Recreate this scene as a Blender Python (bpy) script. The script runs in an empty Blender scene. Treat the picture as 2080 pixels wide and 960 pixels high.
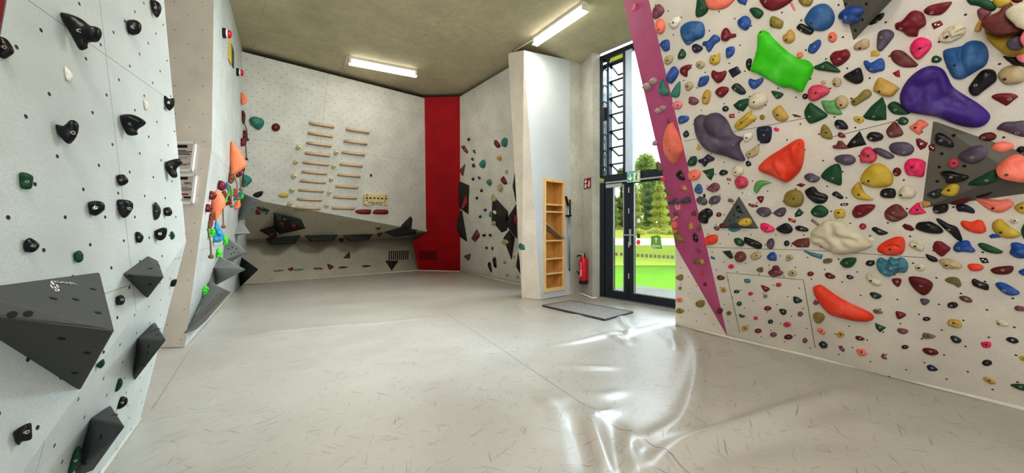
import bpy, bmesh, math, random
from mathutils import Vector, Matrix, noise
from mathutils.geometry import delaunay_2d_cdt
from mathutils.bvhtree import BVHTree

random.seed(7)
SC = bpy.context.scene
COL = SC.collection
F, CX, HY, CAMZ = 740.0, 1040.0, 465.0, 1.40      # focal length in pixels, optical centre, horizon, eye height
CEIL = 5.0
EYE = Vector((0, 0, CAMZ))
V3 = Vector

# ------------------------------------------------------------------ camera
cam = bpy.data.cameras.new('camera')
cam.lens = F / 2080 * 36.0
cam.sensor_width = 36.0
cam.shift_y = -15.0 / 2080
cam.clip_start = 0.05
cam.clip_end = 500
camo = bpy.data.objects.new('camera', cam)
COL.objects.link(camo)
camo.location = EYE
camo.rotation_euler = (math.pi / 2, 0, 0)
SC.camera = camo

# ------------------------------------------------------------------ measuring helpers
def ray(px, py):
    return V3(((px - CX) / F, 1.0, (HY - py) / F))
def at(px, py, Y):
    return EYE + ray(px, py) * Y
def onz(px, py, z):
    r = ray(px, py)
    return EYE + r * ((z - CAMZ) / r.z)
def G(px, py): return onz(px, py, 0.0)
def CE(px, py): return onz(px, py, CEIL)
def on_plane(px, py, p, n):
    r = ray(px, py)
    d = r.dot(n)
    return EYE + r * ((p - EYE).dot(n) / d)

SURF = {}
def add_surf(name, verts, faces):
    SURF[name] = BVHTree.FromPolygons([tuple(v) for v in verts], faces)
def hit(px, py, names=None):
    r = ray(px, py).normalized()
    best = None
    for k, b in SURF.items():
        if names and not any(k.startswith(q) for q in names): continue
        loc, n, i, d = b.ray_cast(EYE, r)
        if loc is not None and (best is None or d < best[2]):
            if n.dot(r) > 0: n = -n
            best = (loc, n, d, k)
    return best

# ------------------------------------------------------------------ objects
def put(name, verts, faces, mats, parent=None, smooth=False, mi=None, uv=None):
    me = bpy.data.meshes.new(name)
    me.from_pydata([tuple(v) for v in verts], [], faces)
    for m in (mats if isinstance(mats, (list, tuple)) else [mats]):
        me.materials.append(m)
    if mi:
        for p, k in zip(me.polygons, mi): p.material_index = k
    if smooth:
        me.polygons.foreach_set('use_smooth', [True] * len(me.polygons))
    me.update()
    o = bpy.data.objects.new(name, me)
    COL.objects.link(o)
    if parent is not None: o.parent = parent
    return o
def tag(o, label=None, cat=None, group=None, kind=None):
    if label: o['label'] = label
    if cat: o['category'] = cat
    if group: o['group'] = group
    if kind: o['kind'] = kind
    return o
def empty(name, loc=(0, 0, 0)):
    o = bpy.data.objects.new(name, None)
    o.empty_display_size = 0.1
    COL.objects.link(o)
    o.location = loc
    return o

class MB:
    """collects shapes into one mesh"""
    def __init__(s): s.v = []; s.f = []; s.m = []
    def add(s, vs, fs, mi=0):
        b = len(s.v)
        s.v += [V3(v) for v in vs]
        s.f += [[b + i for i in f] for f in fs]
        s.m += [mi] * len(fs)
        return s
    def box(s, o, ax, ay, az, mi=0):
        """o corner, three edge vectors"""
        o, ax, ay, az = map(V3, (o, ax, ay, az))
        if ax.cross(ay).dot(az) < 0: o, ax = o + ax, -ax
        vs = [o, o + ax, o + ax + ay, o + ay, o + az, o + ax + az, o + ax + ay + az, o + ay + az]
        return s.add(vs, [(3, 2, 1, 0), (4, 5, 6, 7), (0, 1, 5, 4), (1, 2, 6, 5), (2, 3, 7, 6), (3, 0, 4, 7)], mi)
    def tube(s, pts, r, seg=10, mi=0, caps=True):
        pts = [V3(p) for p in pts]
        rs = r if isinstance(r, (list, tuple)) else [r] * len(pts)
        rings = []
        up = None
        for i, p in enumerate(pts):
            t = (pts[min(i + 1, len(pts) - 1)] - pts[max(i - 1, 0)]).normalized()
            if up is None:
                up = t.orthogonal().normalized()
            up = (up - t * up.dot(t)).normalized()
            w = t.cross(up)
            rings.append([p + (up * math.cos(a) + w * math.sin(a)) * rs[i] for a in [2 * math.pi * k / seg for k in range(seg)]])
        vs = [v for rg in rings for v in rg]
        fs = []
        for i in range(len(pts) - 1):
            for k in range(seg):
                a, b = i * seg + k, i * seg + (k + 1) % seg
                fs.append((a, b, b + seg, a + seg))
        if caps:
            fs.append(tuple(reversed(range(seg))))
            fs.append(tuple(range((len(pts) - 1) * seg, len(pts) * seg)))
        return s.add(vs, fs, mi)
    def lathe(s, o, axis, prof, seg=20, mi=0):
        """prof = [(radius, height)]"""
        o = V3(o); axis = V3(axis).normalized()
        u = axis.orthogonal().normalized(); w = axis.cross(u)
        vs, fs = [], []
        for (r, h) in prof:
            for k in range(seg):
                a = 2 * math.pi * k / seg
                vs.append(o + axis * h + (u * math.cos(a) + w * math.sin(a)) * r)
        for i in range(len(prof) - 1):
            for k in range(seg):
                a, b = i * seg + k, i * seg + (k + 1) % seg
                fs.append((a, b, b + seg, a + seg))
        fs.append(tuple(reversed(range(seg))))
        fs.append(tuple(range((len(prof) - 1) * seg, len(prof) * seg)))
        return s.add(vs, fs, mi)
    def build(s, name, mats, parent=None, smooth=False):
        return put(name, s.v, s.f, mats, parent, smooth, s.m)

# ------------------------------------------------------------------ materials
def lin(c):
    c = c / 255.0
    return c / 12.92 if c <= 0.04045 else ((c + 0.055) / 1.055) ** 2.4
def rgb(r, g, b, k=1.0):
    return (min(.9, lin(r) * k), min(.9, lin(g) * k), min(.9, lin(b) * k), 1)

class NT:
    def __init__(s, name, rough=.6, spec=.4, metal=0):
        s.m = bpy.data.materials.new(name); s.m.use_nodes = True
        s.t = s.m.node_tree; s.n = s.t.nodes
        s.b = s.n['Principled BSDF']
        s.b.inputs['Roughness'].default_value = rough
        s.b.inputs['Metallic'].default_value = metal
        s.b.inputs['Specular IOR Level'].default_value = spec
    def node(s, ty, **kw):
        n = s.n.new(ty)
        for k, v in kw.items(): setattr(n, k, v)
        return n
    def lk(s, a, b): s.t.links.new(a, b)
    def setin(s, n, i, v):
        if hasattr(v, 'is_linked') or isinstance(v, bpy.types.NodeSocket): s.lk(v, n.inputs[i])
        else: n.inputs[i].default_value = v
    def math(s, op, a, b=0.0, c=None):
        n = s.node('ShaderNodeMath', operation=op)
        s.setin(n, 0, a); s.setin(n, 1, b)
        if c is not None: s.setin(n, 2, c)
        return n.outputs[0]
    def noise(s, vec, scale, detail=3, rough=.5):
        n = s.node('ShaderNodeTexNoise')
        n.inputs['Scale'].default_value = scale; n.inputs['Detail'].default_value = detail
        n.inputs['Roughness'].default_value = rough
        if vec is not None: s.lk(vec, n.inputs['Vector'])
        return n.outputs['Fac']
    def mix(s, fac, a, b):
        n = s.node('ShaderNodeMix', data_type='RGBA')
        s.setin(n, 0, fac); s.setin(n, 6, a); s.setin(n, 7, b)
        return n.outputs[2]
    def ramp(s, fac, lo, hi):
        n = s.node('ShaderNodeMapRange'); n.clamp = True
        s.lk(fac, n.inputs[0]); n.inputs[1].default_value = lo; n.inputs[2].default_value = hi
        return n.outputs[0]
    def bump(s, h, strength=.3, dist=.01):
        n = s.node('ShaderNodeBump'); n.inputs['Strength'].default_value = strength; n.inputs['Distance'].default_value = dist
        s.lk(h, n.inputs['Height']); s.lk(n.outputs[0], s.b.inputs['Normal'])
    def base(s, c): s.setin(s.b, 'Base Color', c) if not isinstance(c, bpy.types.NodeSocket) else s.lk(c, s.b.inputs['Base Color'])

def vary(c, k):
    return (min(1, c[0] * k), min(1, c[1] * k), min(1, c[2] * k), 1)
def simple(name, c, rough=.6, spec=.4, metal=0, var=.12, scale=12, bump=0):
    t = NT(name, rough, spec, metal)
    co = t.node('ShaderNodeTexCoord').outputs['Object']
    f = t.noise(co, scale, 4)
    t.base(t.mix(t.ramp(f, .3, .7), vary(c, 1 - var), vary(c, 1 + var)))
    if bump: t.bump(t.noise(co, scale * 8, 3), bump, .004)
    return t.m
def emis(name, c, st):
    t = NT(name)
    t.b.inputs['Base Color'].default_value = c
    t.b.inputs['Emission Color'].default_value = c
    t.b.inputs['Emission Strength'].default_value = st
    return t.m

def panel_mat(name, c, dots=.2, r=.009, seams=(2.5, 1.25), speck=.17, stain=.15, dark=.03, ph=.37):
    """painted plywood panel: fine grain, stains, staggered bolt holes, panel joints"""
    t = NT(name, .62, .35)
    uv = t.node('ShaderNodeUVMap').outputs[0]
    g = t.noise(uv, 90, 4, .75)
    s = t.noise(uv, 1.7, 4, .6)
    c1 = t.mix(t.ramp(g, .25, .75), vary(c, 1 - speck), vary(c, 1 + speck))
    c2 = t.mix(t.ramp(s, .35, .75), c1, vary(c, 1 - stain * 1.4))
    sx = t.node('ShaderNodeSeparateXYZ'); t.lk(uv, sx.inputs[0])
    jit = t.noise(uv, 2.0, 2)
    m = None
    if dots:
        for off in (0.0, .5):
            u = t.math('SUBTRACT', t.math('FRACT', t.math('ADD', t.math('DIVIDE', sx.outputs[0], dots), off + 100)), .5)
            v = t.math('SUBTRACT', t.math('FRACT', t.math('ADD', t.math('DIVIDE', sx.outputs[1], dots), off + 100)), .5)
            d = t.math('SQRT', t.math('ADD', t.math('MULTIPLY', u, u), t.math('MULTIPLY', v, v)))
            k = t.math('LESS_THAN', d, r / dots)
            m = k if m is None else t.math('MAXIMUM', m, k)
    if seams:
        for ax, p in ((0, seams[0]), (1, seams[1])):
            u = t.math('ABSOLUTE', t.math('SUBTRACT', t.math('FRACT', t.math('ADD', t.math('DIVIDE', sx.outputs[ax], p), 100 + ph)), .5))
            k = t.math('MULTIPLY', t.math('LESS_THAN', u, .0022 / p), .55)
            m = k if m is None else t.math('MAXIMUM', m, k)
    out = c2 if m is None else t.mix(m, c2, (dark, dark, dark * .9, 1))
    t.base(out)
    t.bump(g, .15, .003)
    return t.m

def concrete_mat(name, c, scale=1.0):
    t = NT(name, .8, .25)
    co = t.node('ShaderNodeTexCoord').outputs['Object']
    a = t.noise(co, .5 * scale, 6, .65); b = t.noise(co, 7 * scale, 6, .7); d = t.noise(co, 60, 3)
    c1 = t.mix(t.ramp(a, .35, .68), vary(c, .72), vary(c, 1.18))
    c2 = t.mix(t.math('MULTIPLY', t.ramp(b, .4, .75), .5), c1, vary(c, .62))
    c3 = t.mix(t.math('MULTIPLY', t.ramp(d, .45, .8), .25), c2, vary(c, 1.35))
    # shuttering board joints
    mp = t.node('ShaderNodeMapping'); t.lk(co, mp.inputs[0]); mp.inputs['Rotation'].default_value = (0, 0, math.radians(-40))
    sx = t.node('ShaderNodeSeparateXYZ'); t.lk(mp.outputs[0], sx.inputs[0])
    m = None
    for ax, p in ((0, 2.4), (1, 1.25)):
        u = t.math('ABSOLUTE', t.math('SUBTRACT', t.math('FRACT', t.math('ADD', t.math('DIVIDE', sx.outputs[ax], p), 50.2)), .5))
        k = t.math('LESS_THAN', u, .008 / p)
        m = k if m is None else t.math('MAXIMUM', m, k)
    c4 = t.mix(t.math('MULTIPLY', m, .28), c3, vary(c, .5))
    t.base(c4)
    t.bump(b, .25, .01)
    return t.m

M = {}
WALLC = rgb(206, 205, 196)
M['wall'] = panel_mat('painted panel', WALLC, r=.0075)
M['wall_shade_tint'] = panel_mat('shade-tinted panel', rgb(164, 157, 138), r=.007)  # wall panel with the shade under the board put into its colour
M['wall_left'] = panel_mat('painted panel left', rgb(201, 207, 203), dots=.26, r=.0085, seams=(2.5, 1.25), ph=.658)
M['wall_right'] = panel_mat('painted panel right', rgb(212, 207, 195), dots=.24, r=.007, seams=None)
M['wall_plain'] = panel_mat('painted panel plain', rgb(232, 224, 211), dots=.35, r=.006, seams=None)
M['wall_smooth'] = panel_mat('painted panel smooth', rgb(205, 211, 214), dots=0, seams=None, speck=.03, stain=.05)
M['red'] = panel_mat('red panel', rgb(168, 0, 20), dots=.3, r=.005, seams=None, speck=.12, stain=.25, dark=.02)
M['pink'] = panel_mat('raspberry panel', rgb(192, 88, 138), dots=.3, r=.006, seams=None, speck=.16, stain=.2, dark=.05)
M['concrete'] = concrete_mat('raw concrete', rgb(198, 188, 160))
M['concrete_l'] = concrete_mat('pale concrete', rgb(196, 196, 186), 1.6)
M['gy'] = None
M['frame'] = simple('anthracite frame', rgb(30, 38, 48), .4, .5, var=.1)
M['alu'] = simple('brushed metal', rgb(190, 192, 195), .35, .5, .7, var=.05)
M['white'] = simple('white lacquer', rgb(235, 235, 232), .4, .4, var=.02)
M['lamp_body'] = simple('lamp housing', rgb(215, 212, 200), .5, var=.04)
M['wood'] = None
M['black'] = simple('black plastic', rgb(22, 22, 24), .5, var=.1)
M['dark_gap'] = simple('dark grille', rgb(12, 12, 14), .8, var=.1)
M['steel'] = simple('bolt steel', rgb(205, 205, 205), .3, .5, .9, var=.05)
M['hole'] = simple('bolt recess', rgb(20, 18, 18), .7, var=.05)
M['tube'] = emis('lamp tube', (1.0, .97, .88, 1), 9.0)
def wood_mat(name, c, axis=2, sc=6):
    t = NT(name, .5, .35)
    co = t.node('ShaderNodeTexCoord').outputs['Object']
    mp = t.node('ShaderNodeMapping'); t.lk(co, mp.inputs[0])
    s = [sc * 6, sc * 6, sc * 6]; s[axis] = sc * .4
    mp.inputs['Scale'].default_value = s
    f = t.noise(mp.outputs[0], 1.0, 5, .6)
    t.base(t.mix(t.ramp(f, .3, .7), vary(c, .78), vary(c, 1.12)))
    return t.m
M['wood'] = wood_mat('birch plywood', rgb(222, 172, 100))
M['wood_edge'] = wood_mat('birch edge', rgb(238, 205, 150))
M['rung'] = wood_mat('beech rung', rgb(192, 166, 134), 0)
M['knob'] = wood_mat('pale knob', rgb(210, 195, 150))
# ------------------------------------------------------------------ the room shell
def wall(name, verts, faces, mat, surf=True, label=None):
    o = put(name, verts, faces, mat)
    uvl = o.data.uv_layers.new(name='UVMap')
    # one shared frame per wall so the pattern runs on over its triangles
    p0, p1, p2 = [V3(verts[i]) for i in faces[0][:3]]
    n = (p1 - p0).cross(p2 - p0).normalized()
    h = V3((0, 0, 1)).cross(n)
    h = h.normalized() if h.length > 1e-4 else V3((1, 0, 0))
    u = n.cross(h)
    for p in o.data.polygons:
        for li in p.loop_indices:
            c = o.data.vertices[o.data.loops[li].vertex_index].co
            uvl.data[li].uv = (c.dot(h), c.dot(u))
    o['kind'] = 'structure'
    if label: o['label'] = label
    if surf: add_surf(name, verts, faces)
    return o

# --- near left wall: leaning main face, undercut lower face
LM = V3((.853, .52, 0))                                # towards the room
LB = G(285, 850)
E2 = at(378, 490, 2.823); E1 = at(333, 0, 2.76)
LD = V3((-.486, 1, 0)).normalized()
LN = LD.cross(E1 - E2).normalized()
if LN.x < 0: LN = -LN
K1 = on_plane(20, 994, E2, LN)
top1 = E1 + (E1 - E2).normalized() * 2.0
rA = on_plane(14, 0, E2, LN); rB = on_plane(0, 78, E2, LN)
rdir = (rB - rA)
rT = rA - rdir * 6; rL = rA + rdir * 14
lf = K1 + (K1 - E2) * .3
w_left = wall('wall_left', [E2, E1, top1, rT, rA, rL, lf], [(0, 1, 2, 3, 4, 5, 6)], M['wall_left'])
back = -LD * 2.5
wall('wall_left_red', [rT, rT + back, rL + back, rL], [(0, 1, 2, 3)], M['red'])
fl = (G(205, 960) - LB)
wall('wall_left_lower', [E2, lf, LB + fl * 3.2, LB], [(0, 1, 2, 3)], M['wall_left'])
# return edge of the near wall so it has thickness
th = V3((-.45, -.02, 0))
wall('wall_left_end', [E2, E1, top1, top1 + th * 3, E1 + th * 3, E2 + th * 3, LB + th * 3, LB],
     [(0, 1, 4, 5), (1, 2, 3, 4), (0, 5, 6, 7)], M['wall_plain'], surf=False)

# --- pillar behind it: grey face towards us, pale long side face towards the door
PA0 = G(375, 705); PA2 = V3((-3.78, 4.63, CEIL)); PA1 = at(430, 300, 4.66)
gd = V3((-1, -.02, 0))
wall('wall_pillar_left', [PA0, PA1, PA2, PA2 + gd * 4, PA1 + gd * 4, PA0 + gd * 4],
     [(0, 1, 4, 5), (1, 2, 3, 4)], M['wall_plain'])
SD = V3((-.52, .854, 0))
wall('wall_side', [PA0, PA1, PA2, PA2 + SD * 5.4, PA1 + SD * 5.6, PA0 + SD * 7.2],
     [(0, 1, 4, 5), (1, 2, 3, 4)], M['wall_left'])

# --- back training board
TL, TR = CE(490, 92), CE(862, 190)
BR = at(868, 470, 11.65)
BN = (TR - TL).cross(BR - TR).normalized()
BL = on_plane(490, 401, BR, BN)
bh = (TL - TR).normalized()
ext = 3.0
def tdown(p, q, z):                                   # slide p along p->q to height z
    return p + (q - p) * ((p.z - z) / (p.z - q.z))
TRg = tdown(TR, BR, 4.90)
BLx = BL + (BL - BR).normalized() * ext
wall('wall_back', [TRg, BR, BL, BLx, TRg + bh * (TR - TL).length, TRg + bh * ((TR - TL).length + ext)],
     [(0, 1, 2, 4), (4, 2, 3, 5)], M['wall'])
k0, k1 = G(850, 548), G(490, 577)
kn = V3((.636, -.772, 0))
kh = (k1 - k0).normalized()
KT0 = k0 - kn * .4 + V3((0, 0, 1.04)); KT1 = k1 - kn * .4 + V3((0, 0, 1.08))
wall('wall_back_kicker', [k0, KT0, KT1 + kh * 2, k1 + kh * 2], [(0, 1, 2, 3)], M['wall_shade_tint'])
wall('wall_back_roof', [BR, KT0, KT1 + kh * 2, BLx, BL], [(0, 1, 2), (0, 2, 4), (4, 2, 3)], M['wall_shade_tint'])
# --- red strip
R0, R1 = CE(862, 190), CE(934, 187)
r0, r1 = G(850, 548), G(935, 550)
R0g, R1g = R0.lerp(r0, .02), R1.lerp(r1, .02)
rn = (R1 - R0).cross(r1 - R0).normalized()
side = (R0g - R1g) * .9
rpn = (R1g - R0g).cross(r1 - R0g).normalized()
rfl = (R0g - R1g).normalized()
rfl = (rfl - V3((0, 0, rfl.z))).normalized()
wall('wall_back_red', [R1g, r1] + [on_plane(x, y, r1, rpn) for x, y in ((850, 549), (838, 490), (868, 470), (858, 440), (859, 197))], [(0, 1, 2, 3, 4, 5, 6)], M['red'])
# --- wall right of the red strip
q1, q0 = R1, r1
Q1, Q0 = CE(1037, 124), G(1062, 578.5)
dq1, dq0 = (Q1 - q1).normalized(), (Q0 - q0).normalized()
nrow = 8
vs, fs = [], []
for i in range(nrow + 1):
    t = .02 + .98 * i / nrow
    a, b = q1.lerp(q0, t), (Q1 + dq1 * .12).lerp(Q0 + dq0 * .25, t)
    vs += [a, b]
for i in range(nrow):
    fs.append((2 * i, 2 * i + 1, 2 * i + 3, 2 * i + 2))
wall('wall_back_right', vs, fs, M['wall'])
# --- pillar with the shelf
c00, c10, c20 = G(1060, 605), G(1098, 608), G(1157, 598)
_n1 = (c20 - c10).cross(V3((0, 0, 1))).normalized(); _n0 = (c10 - c00).cross(V3((0, 0, 1))).normalized()
c11, c21 = on_plane(1064, 102, c10, _n1), on_plane(1157, 122, c10, _n1)
c01 = on_plane(1032, 108, c10, _n0)
wall('wall_pillar', [c00, c10, c11, c01], [(0, 1, 2, 3)], M['wall_plain'])
# shelf recess in the right-hand face (frame: s along the face, z up)
fN = (c20 - c10).cross(V3((0, 0, 1))).normalized()
if fN.y > 0: fN = -fN
fD = (c20 - c10).normalized()
def face_pt(px, py): return on_plane(px, py, c10, fN)
h0, h1 = face_pt(1103.5, 600), face_pt(1145.6, 600)
sh_b, sh_t = face_pt(1104, 594).z, face_pt(1104, 361.5).z
def fz(p, z): return V3((p.x, p.y, z))
hs = [fz(h0, sh_b), fz(h1, sh_b), fz(h1, sh_t), fz(h0, sh_t)]
tl = c11.copy(); tr = c21.copy()
wall('wall_pillar_front', [c10, c20, tr, tl] + hs, [(0, 1, 5, 4), (1, 2, 6, 5), (2, 3, 7, 6), (3, 0, 4, 7)], M['wall_smooth'])
wall('wall_pillar_top', [c01, c11, c21, c21 + V3((-.3, .8, 0)), c01 + V3((.1, .7, 0))], [(0, 1, 2, 3, 4)], M['wall_plain'], surf=False)
# --- raw concrete nook beside the door
n0, n1, n2, n3 = G(1157, 598), G(1180.5, 595), G(1203.5, 604), G(1220, 603)
n0b = n0 + (n0 - n1) * .6
zc = V3((0, 0, CEIL))
wall('wall_concrete', [n0b, n1, n2, n3, n0b + zc, n1 + zc, n2 + zc, n3 + zc],
     [(0, 1, 5, 4), (1, 2, 6, 5), (2, 3, 7, 6)], M['concrete_l'])
# --- right wall: overhanging main face, raspberry wedge, small vertical kicker
RF, RE = G(1478, 684), G(2080, 832)
rd = (RE - RF).normalized()
rm = V3((rd.y, -rd.x, 0))
if rm.x > 0: rm = -rm
RUP = (rm * .40 + V3((0, 0, 1)))
RN = rd.cross(RUP).normalized()
if RN.x > 0: RN = -RN
def rp(px, py): return on_plane(px, py, RF, RN)
pm = rp(1318, 0)
pm_top = RF + (pm - RF) * (CEIL / (pm.z))
VN = rm
vk = on_plane(1372, 500, RF, VN)
v0 = G(1372, 658)
re0 = RF + rd * 6.5
re1 = re0 + RUP * CEIL
wall('wall_right', [RF, re0, re1, pm_top], [(0, 1, 2, 3)], M['wall_right'])
vf = on_plane(1372, 658, RF, VN)
wall('wall_right_kicker', [RF, vk, vf], [(0, 1, 2)], M['wall_right'])
PN = (vk - RF).cross(pm_top - RF).normalized()
s0 = on_plane(1343, 335, RF, PN); s1 = on_plane(1265, 0, RF, PN); 
s1t = s0 + (s1 - s0) * ((CEIL - s0.z) / (s1.z - s0.z))
wall('wall_right_pink', [RF, pm_top, s1t, s0, vk], [(0, 1, 2, 3, 4)], M['pink'])
# return face at the corner
bk = V3((.9, .35, 0))
wall('wall_right_end', [vf, vk, s0, s1t, s1t + bk, s0 + bk, vk + bk, vf + bk],
     [(0, 1, 6, 7), (1, 2, 5, 6), (2, 3, 4, 5)], M['wall_plain'], surf=False)
# --- outer concrete shell behind the boards
sh = [V3(p) for p in ((-9.6, 7.0, 0), (-4.0, 13.6, 0), (-1.0, 13.3, 0), (1.1, 9.9, 0), (1.75, 8.25, 0))]
wall('wall_outer', [p for p in sh] + [p + zc for p in sh], [(i, i + 1, i + 6, i + 5) for i in range(4)], M['concrete'], surf=False)
wall('wall_outer_left', [(-9.6, -1, 0), (-9.6, 7.0, 0), (-9.6, 7, 5), (-9.6, -1, 5)], [(0, 1, 2, 3)], M['concrete'], surf=False)
# ceiling
put_c = wall('ceiling', [(-10, -1.5, CEIL), (4.6, -1.5, CEIL), (4.6, 4.6, CEIL), (1.82 + .665 * 2.6, 7.5 - .747 * 2.6, CEIL), (1.82, 7.5, CEIL), (1.9, 9, CEIL), (-1, 14, CEIL), (-10, 14, CEIL)],
             [tuple(reversed(range(8)))], M['concrete'], surf=False)

# --- floor: padded vinyl, really wrinkled
import numpy as np
def build_floor():
    x0, x1, y0, y1, st = -9.5, 5.6, -.5, 13.6, .045
    nx, ny = int((x1 - x0) / st) + 1, int((y1 - y0) / st) + 1
    X, Y = np.meshgrid(np.linspace(x0, x1, nx), np.linspace(y0, y1, ny))
    Z = np.zeros_like(X)
    def ridge(pts, amp, wid, asym=0.0):
        amp *= 1.7; wid *= .85
        nonlocal Z
        P = [G(*p) for p in pts]
        # smooth the line
        Q = []
        for i in range(len(P) - 1):
            a, b, c, d = P[max(i - 1, 0)], P[i], P[i + 1], P[min(i + 2, len(P) - 1)]
            for k in range(6):
                t = k / 6
                Q.append(.5 * ((2 * b) + (c - a) * t + (2 * a - 5 * b + 4 * c - d) * t * t + (3 * b - a - 3 * c + d) * t ** 3))
        Q.append(P[-1])
        L = len(Q)
        best = np.full(X.shape, 1e9); val = np.zeros_like(X)
        for i in range(L - 1):
            ax, ay, bx, by = Q[i].x, Q[i].y, Q[i + 1].x, Q[i + 1].y
            dx, dy = bx - ax, by - ay
            l2 = dx * dx + dy * dy + 1e-9
            t = np.clip(((X - ax) * dx + (Y - ay) * dy) / l2, 0, 1)
            ddx, ddy = X - ax - t * dx, Y - ay - t * dy
            d = np.hypot(ddx, ddy)
            s = (i + t) / (L - 1)
            fall = np.sin(np.pi * np.clip(s * .96 + .02, 0, 1)) ** .6
            m = d < best
            best = np.where(m, d, best); val = np.where(m, fall, val)
        Z = Z + amp * val * np.exp(-(best / wid) ** 2)
    ridge([(1196, 840), (1206, 880), (1222, 925), (1240, 975)], .035, .07)
    ridge([(1165, 850), (1185, 900), (1200, 960)], -.018, .08)
    ridge([(1282, 868), (1274, 905), (1280, 945), (1300, 990)], .032, .06)
    ridge([(1240, 850), (1258, 900), (1262, 960)], -.015, .07)
    ridge([(1392, 665), (1416, 700), (1418, 750), (1408, 810), (1385, 860), (1330, 890), (1290, 902)], .040, .085)
    ridge([(1440, 690), (1452, 760), (1440, 820), (1420, 870)], -.018, .12)
    ridge([(1300, 985), (1345, 935), (1400, 905), (1500, 870), (1620, 830), (1720, 790)], .042, .10)
    ridge([(1420, 935), (1520, 905), (1640, 880)], -.02, .12)
    ridge([(1110, 702), (1180, 692), (1240, 679), (1300, 671), (1350, 656)], .022, .045)
    ridge([(1195, 662), (1232, 668), (1262, 676), (1284, 690)], -.016, .04)
    ridge([(1355, 662), (1368, 685), (1374, 708)], .016, .04)
    ridge([(1130, 735), (1190, 744), (1245, 744)], .010, .04)
    ridge([(1085, 790), (1120, 820), (1140, 850)], .014, .07)
    ridge([(1185, 822), (1222, 838), (1250, 826)], .016, .04)
    ridge([(1262, 640), (1268, 656), (1282, 672), (1262, 684), (1235, 684)], .020, .05)
    ridge([(1225, 675), (1262, 690), (1278, 700)], .015, .05)
    ridge([(1330, 668), (1362, 690), (1370, 712)], .015, .05)
    ridge([(1035, 605), (1050, 620), (1075, 640)], .010, .07)
    ridge([(1080, 830), (1120, 815), (1150, 800)], .008, .09)
    ridge([(1185, 790), (1225, 800), (1265, 790)], .010, .06)
    ridge([(980, 800), (1060, 850), (1110, 900)], .010, .13)
    ridge([(1480, 900), (1600, 880), (1760, 850)], .010, .12)
    ridge([(1120, 640), (1220, 640), (1330, 655)], .008, .08)
    ridge([(1085, 740), (1180, 745), (1260, 742)], .006, .06)
    ridge([(300, 860), (380, 845), (520, 860)], .008, .16)
    ridge([(480, 640), (520, 660), (600, 690)], .012, .10)
    ridge([(240, 960), (330, 920), (420, 930)], .010, .15)
    ridge([(900, 640), (760, 655), (600, 668), (460, 690)], .008, .08)
    # slow undulation of the foam
    Z = Z + .006 * np.sin(X * 1.7 + 1.1 * np.sin(Y * .9)) * np.sin(Y * 1.3 + .8 * np.sin(X * 1.1))
    Z = Z + .003 * np.sin(X * 5.1 + 2 * np.sin(Y * 2.2)) * np.sin(Y * 4.3 + 1.7 * np.sin(X * 2.0))
    Z = Z - .006
    V = np.stack([X, Y, Z], -1).reshape(-1, 3)
    idx = np.arange(nx * ny).reshape(ny, nx)
    Fq = np.stack([idx[:-1, :-1], idx[:-1, 1:], idx[1:, 1:], idx[1:, :-1]], -1).reshape(-1, 4)
    # leave out everything beyond the door wall
    c = V[Fq].mean(1)
    keep = ((c[:, 0] - 1.82) * .747 + (c[:, 1] - 7.5) * .665 < .0) | (c[:, 0] < 1.7)
    Fq = Fq[keep]
    me = bpy.data.meshes.new('floor')
    me.vertices.add(len(V)); me.vertices.foreach_set('co', V.ravel())
    me.loops.add(Fq.size); me.loops.foreach_set('vertex_index', Fq.ravel())
    me.polygons.add(len(Fq)); me.polygons.foreach_set('loop_start', np.arange(0, Fq.size, 4)); me.polygons.foreach_set('loop_total', np.full(len(Fq), 4))
    me.polygons.foreach_set('use_smooth', np.ones(len(Fq), bool))
    me.update(calc_edges=True); me.validate()
    t = NT('scuffed vinyl', .36, .7)
    co = t.node('ShaderNodeTexCoord').outputs['Object']
    c = rgb(178, 175, 166)
    a = t.noise(co, 1.1, 5, .6); b = t.noise(co, 14, 4, .7)
    col = t.mix(t.ramp(a, .3, .7), vary(c, .90), vary(c, 1.06))
    col = t.mix(t.math('MULTIPLY', t.ramp(b, .3, .8), .08), col, vary(c, .75))
    # scuff strokes in three directions
    for k, (ang, sc) in enumerate(((20, 1.0), (75, 1.3), (-50, .9), (110, 1.1), (-15, 1.4))):
        m0 = t.node('ShaderNodeMapping'); t.lk(co, m0.inputs[0]); m0.inputs['Rotation'].default_value = (0, 0, math.radians(ang))
        mp = t.node('ShaderNodeMapping'); t.lk(m0.outputs[0], mp.inputs[0])
        mp.inputs['Scale'].default_value = (4 * sc, 58 * sc, 1)
        mp.inputs['Location'].default_value = (3.1 * k, 7.7 * k, 0)
        n1 = t.noise(mp.outputs[0], 1.0, 1, .4)
        n2 = t.noise(co, 2.3 + k, 3)
        msk = t.math('MULTIPLY', t.ramp(n1, .69, .73), t.ramp(n2, .30, .55))
        col = t.mix(t.math('MULTIPLY', msk, .42), col, (.05, .05, .05, 1))
    # sewn seams
    sx = t.node('ShaderNodeSeparateXYZ'); t.lk(co, sx.inputs[0])
    def seg(p, q, w, strength):
        nonlocal col
        A, B = G(*p), G(*q)
        d = (B - A); L = d.length; d /= L
        px = t.math('SUBTRACT', sx.outputs[0], A.x); py = t.math('SUBTRACT', sx.outputs[1], A.y)
        al = t.math('ADD', t.math('MULTIPLY', px, d.x), t.math('MULTIPLY', py, d.y))
        ac = t.math('ABSOLUTE', t.math('ADD', t.math('MULTIPLY', px, -d.y), t.math('MULTIPLY', py, d.x)))
        k = t.math('MULTIPLY', t.math('LESS_THAN', ac, w), t.math('MULTIPLY', t.math('GREATER_THAN', al, 0), t.math('LESS_THAN', al, L)))
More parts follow.
